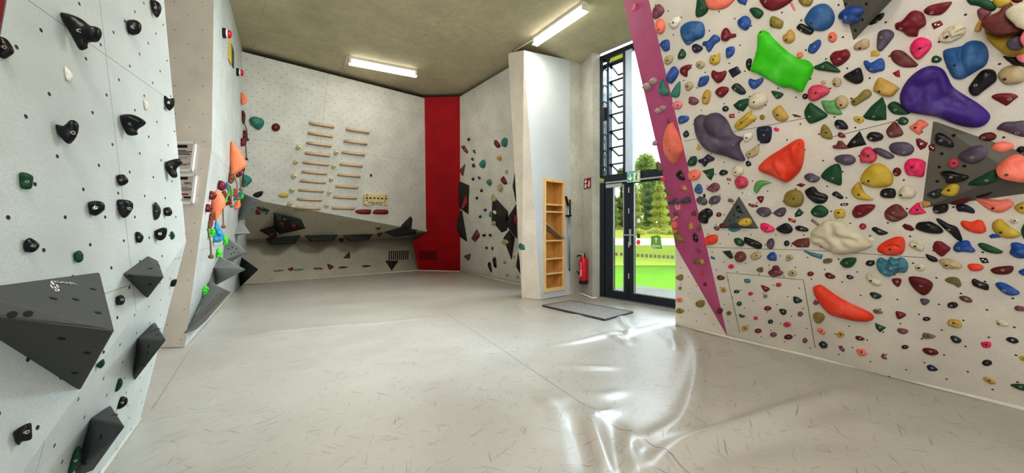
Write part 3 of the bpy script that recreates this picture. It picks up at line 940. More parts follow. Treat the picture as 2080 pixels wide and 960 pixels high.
# red extinguisher sign
q = [cpt(1186, 364, .008), cpt(1186, 384, .008), cpt(1199.6, 382.8, .008), cpt(1199.6, 362, .008)]
q[3].z = q[0].z; q[2].z = q[1].z
sgn = tag(empty('extinguisher_sign', (q[0] + q[2]) / 2), 'small red fire extinguisher sign high on the concrete by the door', 'sign')
M['sign_red'] = simple('sign red', rgb(120, 10, 30), .5, var=.04)
m = MB(); m.box(q[1] - cn * .006, q[2] - q[1], q[0] - q[1], cn * .008); sgp_ = child(m, 'sign_plate', M['sign_red'], sgn)
X = q[2] - q[1]; Yv = q[0] - q[1]
def sgp(pts, name):
    o = put(name, [q[1] + cn * .003 + X * a + Yv * b_ for a, b_ in pts], [tuple(range(len(pts)))], M['sign_ink']); o.parent = sgp_
M['sign_ink'] = simple('sign pink white', rgb(245, 215, 215), .5, var=.03)
sgp([(.14, .08), (.42, .08), (.42, .45), (.14, .45)], 'pictogram')
sgp([(.16, .56), (.40, .56), (.42, .68), (.46, .78), (.36, .9), (.24, .9), (.12, .78), (.10, .68)], 'pictogram')
sgp([(.68, .10), (.86, .10), (.90, .25), (.62, .40), (.60, .34)], 'flame')
sgp([(.66, .42), (.92, .30), (.88, .62), (.84, .74), (.68, .72), (.72, .56)], 'flame')

# door mat
m4 = [G(1102, 622), G(1160, 612.5), G(1285, 635.5), G(1229, 651)]
mt = NT('grey mat', .95, .1)
co = mt.node('ShaderNodeTexCoord').outputs['Object']; nn = mt.noise(co, 38, 5, .8)
mt.base(mt.mix(mt.ramp(nn, .3, .7), rgb(95, 95, 95), rgb(190, 188, 184))); mt.bump(nn, .8, .01)
cc = sum(m4, V3()) / 4
root = tag(empty('door_mat', cc), 'speckled grey door mat lying on the floor near the glass door', 'mat')
vs = [p + UP * .004 for p in m4] + [p + UP * .022 for p in m4]
o = put('mat_pile', vs, [(0, 3, 2, 1), (4, 5, 6, 7), (0, 1, 5, 4), (1, 2, 6, 5), (2, 3, 7, 6), (3, 0, 4, 7)], mt.m)
o.parent = root; o.matrix_parent_inverse = Matrix.Translation(-cc)
if (vs[5] - vs[4]).cross(vs[7] - vs[4]).z < 0: o.data.flip_normals()
m = MB(); m.tube([p + UP * .016 for p in m4] + [m4[0] + UP * .016], .014, 6); child(m, 'mat_edge', simple('mat rim', rgb(80, 80, 80), .8), root)

# framed posters on the grey pillar face
PAp = V3(PA1); PNn = V3((.02, -1, 0)).normalized()
GNn = (PA1 - PA0).cross(gd).normalized()
if GNn.y > 0: GNn = -GNn
def gpt(px, py, off=0.0): return on_plane(px, py, PA1 + PNn * off, PNn) if gpt_up else on_plane(px, py, PA0 + GNn * off, GNn)
gpt_up = False
GU = GNn.cross(V3((1, 0, 0))); GU = GU if GU.z > 0 else -GU
GU.normalize(); GX = V3((1, .02, 0)).normalized()
M['paper'] = simple('poster paper', rgb(212, 200, 192), .7, var=.03)
def poster(px_r, py_t, py_b, lab, kind):
    tr, br_ = gpt(px_r, py_t, .003), gpt(px_r, py_b, .003)
    h = (tr - br_).length; w = .30
    o0 = br_ - GX * w
    root = tag(empty('framed_poster', br_ - GX * w / 2), lab, 'framed poster', 'framed posters on the pillar')
    t = .03
    m = MB()
    m.box(o0, GX * w, GU * t, GNn * .025); m.box(o0 + GU * (h - t), GX * w, GU * t, GNn * .025)
    m.box(o0, GX * t, GU * h, GNn * .025); m.box(o0 + GX * (w - t), GX * t, GU * h, GNn * .025)
    child(m, 'picture_frame', M['white'], root)
    m = MB(); m.box(o0 + GX * t + GU * t, GX * (w - 2 * t), GU * (h - 2 * t), GNn * .006); pr = child(m, 'print', M['paper'], root)
    def bar(x0, x1, y0, y1, mat):
        m = MB(); m.box(o0 + GX * (w * x0) + GU * (h * y0) + GNn * .0065, GX * w * (x1 - x0), GU * h * (y1 - y0), GNn * .0006); child(m, 'print_block', mat, pr)
    if kind == 0:
        bar(.20, .62, .80, .90, M['ink_black']); bar(.12, .40, .805, .895, M['logo_red'])
        for k, (a, b_) in enumerate(((.25, .58), (.2, .86), (.2, .74), (.2, .8))): bar(a, b_, .70 - k * .045, .725 - k * .045, M['ink_black'])
        for k in range(4): bar(.2, .8 - .12 * (k % 2), .50 - k * .025, .508 - k * .025, M['ink_grey'])
        for k in range(2): bar(.2, .84 - .15 * k, .25 - k * .035, .268 - k * .035, M['ink_black'])
    else:
        bar(.2, .62, .82, .91, M['ink_black'])
        text_mesh('headline', 'DERN', h * .085, M['ink_black'], o0 + GX * w * .64 + GU * h * .70 + GNn * .0075, GX, GU, pr, .0012)
        bar(.2, .84, .645, .653, M['ink_grey']); bar(.25, .66, .57, .582, M['ink_black'])
        for k in range(5): bar(.2, .84 - .1 * (k == 4), .53 - k * .022, .542 - k * .022, M['ink_grey'])
        bar(.36, .72, .30, .36, M['logo_red']); bar(.30, .50, .20, .26, M['logo_blue']); bar(.55, .88, .20, .26, M['ink_black'])
        bar(.55, .84, .165, .178, M['ink_grey'])
M['logo_red'] = simple('print red', rgb(150, 50, 60), .6); M['logo_blue'] = simple('print blue', rgb(75, 90, 130), .6); M['ink_grey'] = simple('print grey', rgb(120, 112, 108), .6)
poster(393.5, 289, 349, 'upper of two white framed text posters on the grey pillar', 0)
poster(394.5, 354.5, 415, 'lower of two white framed posters, with red and blue blocks', 1)

# ventilation grilles
def grille(px, name, n, mat, lab, surf):
    pts = [hit(x, y, [surf]) for x, y in px]
    nn = pts[0][1]; P = [p[0] + nn * .006 for p in pts]     # tl, tr, br, bl
    root = tag(empty(name, sum(P, V3()) / 4), lab, 'vent')
    for k in range(n):
        a, b_ = (k + .0) / n, (k + .55) / n
        f = [P[0].lerp(P[1], a), P[0].lerp(P[1], b_), P[3].lerp(P[2], b_), P[3].lerp(P[2], a)]
        vs = [p - nn * .012 for p in f] + f
        o = put('slot', vs, [(4, 5, 6, 7), (0, 1, 5, 4), (1, 2, 6, 5), (2, 3, 7, 6), (3, 0, 4, 7)], mat)
        o.parent = root; o.matrix_parent_inverse = Matrix.Translation(-root.location)
grille([(790, 509.5), (831.5, 508), (831, 526.5), (789, 528)], 'vent_grille', 10, M['dark_gap'], 'row of black vertical ventilation slots low on the white kickboard', 'wall_back_kicker')
M['grille_red'] = simple('dark red grille', rgb(52, 4, 8), .7, var=.1)
grille([(853, 509.5), (888, 509.5), (888, 527.5), (852, 527)], 'vent_grille', 14, M['grille_red'], 'dark ventilation grille low on the red wall', 'wall_back_red')

# campus rungs and knobs on the training board
bx = (TR - TL).normalized(); by = BN.cross(bx); by = by if by.z > 0 else -by
BNr = BN if BN.y < 0 else -BN
def bpt(px, py): return on_plane(px, py, TR, BN)
def ordinal(k): return ['top', 'second', 'third', 'fourth', 'fifth', 'sixth', 'seventh', 'eighth', 'ninth', 'lowest'][k]
def rung(l, r, lab, grp):
    a, b_ = bpt(*l), bpt(*r)
    b_ = a + bx * (b_ - a).dot(bx)
    c = (a + b_) / 2; L = (b_ - a).length / 2
    bm = bmesh.new()
    bmesh.ops.create_cube(bm, size=1)
    for v in bm.verts: v.co = V3((v.co.x * 2 * L, v.co.y * .06, v.co.z * .05))
    bmesh.ops.bevel(bm, geom=bm.edges[:], offset=.012, segments=3, affect='EDGES')
    me = bpy.data.meshes.new('campus_rung'); bm.to_mesh(me); bm.free()
    me.polygons.foreach_set('use_smooth', [True] * len(me.polygons))
    me.materials.append(M['rung'])
    o = bpy.data.objects.new('campus_rung', me); COL.objects.link(o)
    mw = Matrix((bx, by, BNr)).transposed().to_4x4(); mw.translation = c + BNr * .022
    o.matrix_world = mw
    tag(o, lab, 'campus rung', grp)
LR = [((628, 249), (679, 259)), ((625, 269), (676, 279)), ((622, 289), (673, 297)), ((619, 309.5), (670, 317)), ((615, 328.5), (668, 335.5)),
      ((612.5, 347.5), (664, 353)), ((609.5, 366), (661, 371)), ((606, 384.5), (657, 390)), ((603.5, 403), (654, 408)), ((601, 421), (651, 425))]
RR = [((702.5, 261), (749.5, 271.5)), ((698, 285), (745, 294)), ((694, 308), (741, 317.5)), ((689.5, 332), (736, 340)), ((685, 353.5), (731.5, 361)),
      ((681, 377), (727, 384)), ((677, 399), (724, 405.5)), ((673.6, 421), (719.7, 426))]
for k, (l, r) in enumerate(LR): rung(l, r, ordinal(k) + ' wooden rung of the left column on the training board', 'left column of campus rungs')
for k, (l, r) in enumerate(RR): rung(l, r, (ordinal(k) if k < 7 else 'lowest') + ' wooden rung of the right column on the training board', 'right column of campus rungs')
def knob(p, lab, grp):
    c = bpt(*p)
    root = tag(empty('wooden_knob', c), lab, 'wooden knob', grp)
    m = MB(); m.lathe(c, BNr, [(.04, -.01), (.048, .02), (.05, .05), (.042, .075), (.03, .085), (.02, .086)], 18); child(m, 'knob_body', M['knob'], root, True)
    m = MB(); m.lathe(c + BNr * .086, BNr, [(.014, -.004), (.014, .003)], 10); child(m, 'bolt', M['hole'], root)
for k, p in enumerate([(607, 298), (602, 327), (598, 356), (594, 384), (589.5, 412)]): knob(p, ['top', 'second', 'middle', 'fourth', 'lowest'][k] + ' round pale knob left of the left rung column', 'knobs left of the rungs')
for k, p in enumerate([(683, 308), (678, 336), (673, 362.5), (669, 389), (664, 415)]): knob(p, ['top', 'second', 'middle', 'fourth', 'lowest'][k] + ' round pale knob between the two rung columns', 'knobs between the rungs')

# hangboard
hb = [(737, 402), (738, 394), (743, 391.5), (757, 395), (772, 394.5), (784, 391.5), (788, 395), (790, 405), (787.5, 415), (776, 416), (774, 413), (753, 412), (750, 415), (741, 416)]
P = [bpt(*p) for p in hb]; c = sum(P, V3()) / len(P)
root = tag(empty('hangboard', c), 'cream resin hangboard with finger slots on the training board', 'hangboard')
vs = [p + BNr * 0 for p in P] + [c + (p - c) * .95 + BNr * .055 for p in P]; n_ = len(P)
fs = [tuple(range(n_, 2 * n_))] + [(i, (i + 1) % n_, n_ + (i + 1) % n_, n_ + i) for i in range(n_)]
hbo = o = put('board_body', vs, fs, simple('resin cream', rgb(208, 188, 142), .6, var=.12)); o.parent = root; o.matrix_parent_inverse = Matrix.Translation(-c)
bm = bmesh.new(); bm.from_mesh(o.data); bmesh.ops.recalc_face_normals(bm, faces=bm.faces[:]); bm.to_mesh(o.data); bm.free()
def slot(x, y, w, h_):
    p = on_plane(x, y, c + BNr * .056, BN); s_ = (bpt(x + w, y) - bpt(x, y)).length; t_ = (bpt(x, y + h_) - bpt(x, y)).length
    m = MB(); m.box(p - bx * s_ / 2 - by * t_ / 2 - BNr * .004, bx * s_, by * t_, BNr * .006); child(m, 'finger_slot', M['slot'], hbo)
M['slot'] = simple('slot shadow', rgb(45, 35, 22), .8)
for k in range(6): slot(745 + k * 7.8, 401.6 + k * .35, 4.6, 2.6)
for k in range(7): slot(750 + k * 5, 411.0 + k * .1, 2.8, 1.8)
for x, y in ((745.5, 396), (784, 398.5), (745.5, 406), (782.5, 407.5)): slot(x, y, 2, 2.2)
for x, y in ((741.5, 412.5), (784, 413.5)):
    p = on_plane(x, y, c + BNr * .06, BN); m = MB(); m.lathe(p, BNr, [(.035, -.02), (.035, 0), (.02, .004)], 14); child(m, 'pinch_ball', M['bristle'], root, True)

# push-button lamps and little sign on the side wall
sideN = V3((.854, .52, 0))
def buzzer(px, py, lab):
    lo = hit(px, py, ['wall_side'])[0]
    root = tag(empty('buzzer', lo), lab, 'buzzer', 'top-out buzzers on the side wall')
    m = MB(); m.lathe(lo, sideN, [(.068, -.02), (.068, .04)], 20); child(m, 'base', M['black'], root)
    m = MB(); m.lathe(lo + sideN * .04, sideN, [(.06, 0), (.06, .022)], 20); child(m, 'collar', M['white'], root)
    m = MB(); m.lathe(lo + sideN * .062, sideN, [(.06, 0), (.058, .01), (.048, .03), (.026, .042), (.006, .045)], 20); child(m, 'dome', M['ext_red'], root, True)
buzzer(452.5, 66.5, 'red domed button with black base, upper one high on the side wall')
buzzer(480.5, 146, 'red domed button with black base, lower one near the board corner')
pts = [hit(x, y, ['wall_side'])[0] for x, y in ((463.5, 78), (468.6, 91), (468.2, 130.5), (463, 124))]
pt2 = [hit(x, y, ['wall_side'])[0] for x, y in ((468.6, 91), (473.8, 102), (474, 135.5), (468.2, 130.5))]
root = tag(empty('wall_sign', sum(pts, V3()) / 4), 'tall yellow and dark green notice high on the side wall', 'sign')
for P_, mt_, nm in ((pts, simple('notice yellow', rgb(205, 180, 85), .6), 'yellow_panel'), (pt2, simple('notice green', rgb(60, 78, 40), .6), 'green_panel')):
    zt0, zb0 = (P_[0].z + P_[1].z) / 2, (P_[2].z + P_[3].z) / 2
    vs = [V3((P_[0].x, P_[0].y, zt0)), V3((P_[1].x, P_[1].y, zt0)), V3((P_[1].x, P_[1].y, zb0)), V3((P_[0].x, P_[0].y, zb0))]
    m = MB(); m.box(vs[3], vs[2] - vs[3], vs[0] - vs[3], sideN * .012); child(m, nm, mt_, root)
# ------------------------------------------------------------------ climbing volumes
def vol_mat(name, c):
    t = NT(name, .85, .2)
    co = t.node('ShaderNodeTexCoord').outputs['Object']
    a = t.noise(co, 3, 5, .6); g = t.noise(co, 160, 3, .8)
    col = t.mix(t.ramp(a, .4, .75), vary(c, .9), vary(c, 1.12))
    t.base(t.mix(t.ramp(g, .35, .7), vary(col and c, .8), col))
    t.bump(g, .3, .003)
    return t.m
M['v_grey'] = vol_mat('volume grey', rgb(92, 95, 94))
M['v_light'] = vol_mat('volume light grey', rgb(150, 152, 150))
M['v_dark'] = vol_mat('volume dark grey', rgb(56, 56, 53))
M['v_mid'] = vol_mat('volume warm grey', rgb(108, 105, 98))
VOLS = []
def volume(base, apexes, mat, label, names, holes=(), depth=.03):
    """base = outline in picture measure, read off the wall; apexes = (px, py, height above the wall)"""
    hs_ = [hit(x, y, names) for x, y in base]
    ok = [q for q in hs_ if q]
    hs_ = [q or (on_plane(x, y, ok[0][0], ok[0][1]), ok[0][1]) for q, (x, y) in zip(hs_, base)]
    c = sum((q[0] for q in hs_), V3()) / len(hs_)
    ch = hit(sum(x for x, y in base) / len(base), sum(y for x, y in base) / len(base), names)
    n = ch[1] if ch else hs_[0][1]
    B = [q[0] for q in hs_]
    A = [on_plane(x, y, c + n * h_, n) for x, y, h_ in apexes]
    bm = bmesh.new()
    for p in B: bm.verts.new(p); bm.verts.new(p - n * depth)
    for p in A: bm.verts.new(p)
    bmesh.ops.convex_hull(bm, input=bm.verts[:])
    bmesh.ops.delete(bm, geom=[v for v in bm.verts if not v.link_faces], context='VERTS')
    bmesh.ops.dissolve_limit(bm, angle_limit=.02, verts=bm.verts[:], edges=bm.edges[:])
    es = [e for e in bm.edges]
    bmesh.ops.bevel(bm, geom=es, offset=.006, segments=1, affect='EDGES')
    bmesh.ops.recalc_face_normals(bm, faces=bm.faces[:])
    me = bpy.data.meshes.new('volume_body'); bm.to_mesh(me)
    bm.free()
    me.materials.append(mat)
    root = tag(empty('climbing_volume', c), label, 'climbing volume', 'grey climbing volumes')
    o = bpy.data.objects.new('volume_body', me); COL.objects.link(o); o.parent = root; o.matrix_parent_inverse = Matrix.Translation(-c)
    k = 'vol%d' % len(VOLS)
    add_surf(k, [v.co for v in me.vertices], [tuple(p.vertices) for p in me.polygons])
    VOLS.append(root)
    for (x, y) in holes:
        q = hit(x, y, [k + '']) if k in SURF else None
        if q:
            m = MB(); m.lathe(q[0], q[1], [(.011, -.004), (.011, .0015)], 8); child(m, 'bolt_hole', M['hole'], o)
    return o, k
WL = ['wall_left']; WS = ['wall_side']; WR = ['wall_right']; WB = ['wall_back', 'wall_side']; WBR = ['wall_back_right']
vbig, kbig = volume([(-75, 588), (203, 552), (164, 792), (-90, 630)], [(233, 671, .30)], M['v_grey'], 'largest grey volume, pale logo on its upper face, low on the near left wall', WL,
       [(108, 606), (153, 608), (189, 587), (199, 635), (57, 637), (125, 687), (177, 716), (152, 757), (25, 638)])
volume([(252, 554), (301, 519), (322, 530), (300, 606)], [(334, 562, .20)], M['v_grey'], 'grey pyramid volume in the middle of the near left wall', WL, [(305, 545), (322, 538), (305, 577), (265, 560)])
volume([(317, 654), (284, 687), (274, 773)], [(337, 690, .20)], M['v_grey'], 'slim grey volume on the undercut near left wall above the pale floor patch', WL, [(319, 668), (320, 680), (302, 703), (300, 715), (292, 742)])
volume([(226, 822), (191, 846), (155, 968), (190, 955)], [(255, 865, .20)], M['v_grey'], 'grey wedge volume lowest on the near left wall', WL, [(233, 842), (205, 887), (171, 940)])
# side wall
v4, k4 = volume([(427, 571), (379, 677), (400, 668)], [(469, 593, .42), (418, 652, .15)], M['v_light'], 'lowest light grey volume on the side wall, resting near the floor', WS, [(440, 600), (433, 610), (425, 618), (450, 598), (425, 590)])
volume([(437, 552), (436, 543), (440, 579), (448, 520)], [(499, 547, .5)], M['v_light'], 'two-tone grey volume on the side wall with a sharp ridge', WS, [(462, 535), (470, 528), (455, 538)])
volume([(452, 530), (458, 478), (478, 527)], [(501, 511, .34)], M['v_light'], 'grey dotted volume with white print behind the ridged one on the side wall', WS, [(464, 505), (472, 502), (480, 505), (476, 513), (484, 513), (470, 516)])
volume([(489, 582), (487, 558), (492, 522)], [(525, 547, .45)], M['v_dark'], 'dark charcoal volume at the foot of the board corner', WS, [])
volume([(484, 448), (493, 392), (488, 420)], [(532, 408, .42), (495, 446, .1)], M['v_light'], 'pale grey dotted volume covering the lower left board corner', WS, [(498, 402), (508, 406), (516, 412), (505, 416), (497, 425), (512, 424)])
volume([(476, 475), (487, 440), (484, 477)], [(509, 474, .25)], M['v_light'], 'small pale grey wedge volume below the dotted corner volume', WS, [(488, 468)])
# back board roof and kicker
volume([(556, 432), (612, 445), (621, 464), (592, 470), (568, 476), (555, 463)], [(566, 447, .30)], M['v_dark'], 'large dark volume under the board with two red holds', ['wall_back'], [(559, 443)])
volume([(526, 468), (555, 459), (563, 481), (545, 478)], [(560, 466, .25)], M['v_dark'], 'small dark volume left under the board with one red hold', ['wall_back'], [])
volume([(539, 484), (611, 478), (600, 494), (552, 497)], [(555, 495, .16), (595, 492, .16)], M['v_dark'], 'left dark trapezoid ledge on the board fold', ['wall_back'], [])
volume([(618, 478.5), (686, 477), (678, 488), (630, 490)], [(634, 489, .16), (674, 487, .16)], M['v_dark'], 'middle dark trapezoid ledge on the board fold', ['wall_back'], [])
volume([(695, 477.5), (757, 476.5), (749, 487), (708, 489)], [(712, 488, .16), (745, 486, .16)], M['v_dark'], 'right dark trapezoid ledge on the board fold', ['wall_back'], [])
volume([(813, 460), (834, 439), (838, 444), (836, 464), (822, 463)], [(835, 441, .12), (833, 461, .12)], M['v_dark'], 'dark upright fin volume on the board edge near the red wall', ['wall_back'], [])
volume([(778, 471), (814, 461), (849, 466), (847, 475), (800, 481)], [(800, 480, .18), (840, 472, .15)], M['v_dark'], 'long dark volume under the board corner near the red wall', ['wall_back'], [])
volume([(782, 529), (810, 529), (795.5, 550)], [(796, 532, .2)], M['v_dark'], 'dark triangular volume pointing down below the black ventilation slots', ['wall_back'], [])
# right of the red strip
volume([(929, 365), (954, 376), (952, 436), (931, 421)], [(936, 390, .14)], M['v_dark'], 'upper dark volume straddling the red wall edge', WBR, [])
volume([(928, 425), (939, 428), (950, 492), (925, 475)], [(930, 460, .12)], M['v_dark'], 'lower dark volume straddling the red wall edge', WBR, [])
volume([(999.5, 393), (1031, 428), (1030, 469), (1019, 473), (998, 449)], [(1012, 438, .16), (1027, 440, .12)], M['v_dark'], 'large dark pentagonal volume right of the red strip wall with tan holds', WBR, [])
volume([(1025, 451), (1049, 413), (1051, 486), (1034, 466)], [(1036, 455, .18)], M['v_dark'], 'dark volume tucked against the shelf pillar edge', WBR, [])
volume([(1022, 483), (1034, 466), (1046, 481), (1039, 529)], [(1036, 484, .16)], M['v_dark'], 'dark kite-shaped volume below the pentagonal one', WBR, [])
volume([(1045, 351), (1048.5, 348), (1048, 412), (1041, 378)], [(1047, 380, .10)], M['v_dark'], 'thin dark volume high against the shelf pillar edge', WBR, [])
volume([(1052, 510), (1057, 557), (1048, 541)], [(1054, 540, .08)], M['v_dark'], 'thin dark volume low against the shelf pillar edge', WBR, [])
# right wall
volume([(1700, -40), (1733, 83.5), (1850, -40)], [(1800, -8, .22)], M['v_mid'], 'grey volume at the top of the right wall cut by the picture edge', WR, [(1718, 8), (1738, 20), (1752, 40), (1760, 8), (1738, 62)])
volume([(1894, 244), (1871, 423), (2200, 352), (2180, 380)], [(2060, 350, .16)], M['v_mid'], 'large grey triangular volume carrying many holds on the right wall', WR, [(1913, 312), (1908, 339), (1959, 337), (1904, 368), (1937, 275)])
volume([(1501, 397), (1460, 463.5), (1542, 464.5)], [(1494, 452, .10)], M['v_grey'], 'dark grey triangle volume low on the right wall beside the raspberry wedge', WR, [(1491, 436), (1499, 441), (1482, 448), (1507, 432)])

# print on the volumes
def surf_text(s_, px, py, k, size, rot, parent, mat=None, flipx=1):
    q = hit(px, py, [k]); n = q[1]
    h_ = UP.cross(n).normalized(); u_ = n.cross(h_)
    a = math.radians(rot)
    xd = h_ * math.cos(a) + u_ * math.sin(a); yd = -h_ * math.sin(a) + u_ * math.cos(a)
    return text_mesh('lettering', s_, size, mat or M['print_pale'], q[0] + n * .002, xd, yd, parent, .001)
M['print_pale'] = simple('pale print', rgb(205, 208, 205), .7, var=.03)
def to_surf(px, py, k, off=.002):
    q = hit(px, py, [k])
    if q is None: print('MISS', k, px, py); q = min((hit(px + i, py + j, [k]) for i in range(-12, 13, 3) for j in range(-12, 13, 3) if hit(px + i, py + j, [k])), key=lambda a: a[2], default=(at(px, py, 5), V3((0, -1, 0))))
    return q[0] + q[1] * off
def pix_poly(name, pts, k, mat, parent, off=.002):
    P = [to_surf(x, y, k, off) for x, y in pts]
    o = put(name, P, [tuple(range(len(P)))], mat); o.parent = parent
# honeycomb mark and upside-down word on the biggest volume
S = 80 / 1536
def bl(x, y): return (90 + x * S, 555 + y * S)
for blob in ([(215, 315), (290, 315), (370, 390), (385, 470), (330, 470), (240, 395)], [(205, 440), (240, 450), (330, 550), (345, 615), (300, 600), (215, 510)],
             [(430, 430), (480, 445), (555, 520), (555, 575), (505, 575), (435, 490)], [(355, 520), (400, 515), (470, 580), (485, 635), (430, 620), (365, 560)],
             [(370, 640), (420, 640), (480, 690), (470, 720), (410, 705)], [(500, 625), (560, 615), (590, 660), (570, 712), (510, 710), (488, 665)]):
    pix_poly('logo_cell', [bl(*p) for p in blob], kbig, M['print_pale'], vbig)
q0, q1 = to_surf(*bl(1180, 470), kbig), to_surf(*bl(480, 420), kbig)
qn = hit(*bl(800, 400), [kbig]) or hit(150, 600, [kbig])
xd = (q1 - q0).normalized(); yd = qn[1].cross(xd)
text_mesh('lettering', 'blocz', (q1 - q0).length * .56, M['print_pale'], (q0 + q1) / 2 + qn[1] * .003 - yd * .01, xd, yd, vbig)
qa, qb = to_surf(408, 623, k4), to_surf(400, 637, k4)
qn = (hit(404, 630, [k4]) or hit(430, 600, [k4]))[1]; xd = (qb - qa).normalized(); yd = qn.cross(xd)
text_mesh('lettering', 'T-WALL', (qb - qa).length * .32, M['ink_white'], (qa + qb) / 2 + qn * .003, xd, yd, v4, .002)

# ------------------------------------------------------------------ holds
HC = {'bk': (20, 20, 23), 'nv': (30, 34, 56), 'dg': (28, 46, 42), 'gn': (22, 74, 44), 'gl': (95, 158, 92), 'lime': (62, 192, 22), 'rd': (114, 20, 36), 'dr': (92, 14, 18),
      'mr': (108, 50, 46), 'plm': (122, 62, 80), 'rb': (196, 62, 88), 'br': (152, 20, 34), 'bl': (28, 76, 150), 'b1': (42, 94, 146), 'tl': (44, 118, 104), 'ts': (62, 120, 138),
      'ye': (190, 162, 52), 'ol': (134, 118, 48), 'ta': (178, 160, 122), 'cr': (204, 196, 170), 'or': (222, 66, 34), 'co': (232, 122, 100), 'hp': (222, 38, 100), 'sp': (226, 122, 134),
      'pu': (82, 70, 88), 'pr': (66, 38, 124), 'gy': (128, 124, 114), 'kh': (112, 98, 60), 'bn': (102, 58, 44), 'wd': (222, 176, 146), 'oc': (184, 148, 72), 'fd': (176, 150, 146),
      'lt': (52, 150, 190), 'nl': (80, 225, 60), 'nc': (248, 140, 100), 'bw': (128, 72, 40), 'w2': (222, 218, 205)}
HN = {'bk': 'black', 'nv': 'navy', 'dg': 'blackish green', 'gn': 'green', 'gl': 'light green', 'lime': 'lime green', 'rd': 'red', 'dr': 'dark red', 'mr': 'brownish maroon', 'plm': 'plum',
      'rb': 'raspberry', 'br': 'bright red', 'bl': 'blue', 'b1': 'steel blue', 'tl': 'teal', 'ts': 'grey teal', 'ye': 'yellow', 'ol': 'olive', 'ta': 'tan', 'cr': 'cream', 'or': 'orange red', 'co': 'coral',
      'hp': 'hot pink', 'sp': 'salmon pink', 'pu': 'purple grey', 'pr': 'violet', 'gy': 'grey', 'kh': 'khaki', 'bn': 'brown', 'wd': 'pale wood', 'oc': 'ochre', 'fd': 'faded pinkish',
      'lt': 'light blue', 'nl': 'neon green', 'nc': 'neon coral', 'bw': 'wood brown', 'w2': 'off-white'}
HM = {}
GLOSS = {'bk': .3, 'nv': .35, 'rd': .45, 'dg': .4}
for k, c in HC.items():
    t = NT('hold ' + HN[k], GLOSS.get(k, .55), .35)
    cc_ = rgb(*c, k=1.0)
    co = t.node('ShaderNodeTexCoord').outputs['Object']
    a = t.noise(co, 7, 4, .6); g = t.noise(co, 120, 3, .7)
    col = t.mix(t.ramp(a, .3, .7), vary(cc_, .82), vary(cc_, 1.12))
    col = t.mix(t.math('MULTIPLY', t.ramp(g, .35, .7), .35), col, vary(cc_, .55))
    # worn chalk film
    ch = t.math('MULTIPLY', t.ramp(t.noise(co, 4.3, 5, .7), .50, .80), .05 if k in ('bk', 'nv', 'nl', 'nc', 'dg', 'rd', 'dr', 'gn') else .16)
    col = t.mix(ch, col, (.62, .60, .56, 1))
    t.base(col)
    t.bump(g, .25, .003)
    HM[k] = t.m

def cat(P, per=4):
    n = len(P); out = []
    for i in range(n):
        a, b_, c, d = P[i - 1], P[i], P[(i + 1) % n], P[(i + 2) % n]
        for k in range(per):
            t = k / per
            out.append(tuple(.5 * ((2 * b_[j]) + (c[j] - a[j]) * t + (2 * a[j] - 5 * b_[j] + 4 * c[j] - d[j]) * t * t + (3 * b_[j] - a[j] - 3 * c[j] + d[j]) * t ** 3) for j in (0, 1)))
    return out
def area2(P): return sum(P[i - 1][0] * P[i][1] - P[i][0] * P[i - 1][1] for i in range(len(P)))
def inside(x, y, P):
    r = False
    for i in range(len(P)):
        (x0, y0), (x1, y1) = P[i - 1], P[i]
        if (y0 > y) != (y1 > y) and x < (x1 - x0) * (y - y0) / (y1 - y0) + x0: r = not r
    return r
def bdist(x, y, P):
    m = 1e9
    for i in range(len(P)):
        (ax, ay), (bx_, by_) = P[i - 1], P[i]
        dx, dy = bx_ - ax, by_ - ay
        t = ((x - ax) * dx + (y - ay) * dy) / (dx * dx + dy * dy + 1e-12)
        t = 0 if t < 0 else 1 if t > 1 else t
        d = (x - ax - t * dx) ** 2 + (y - ay - t * dy) ** 2
        if d < m: m = d
    return math.sqrt(m)

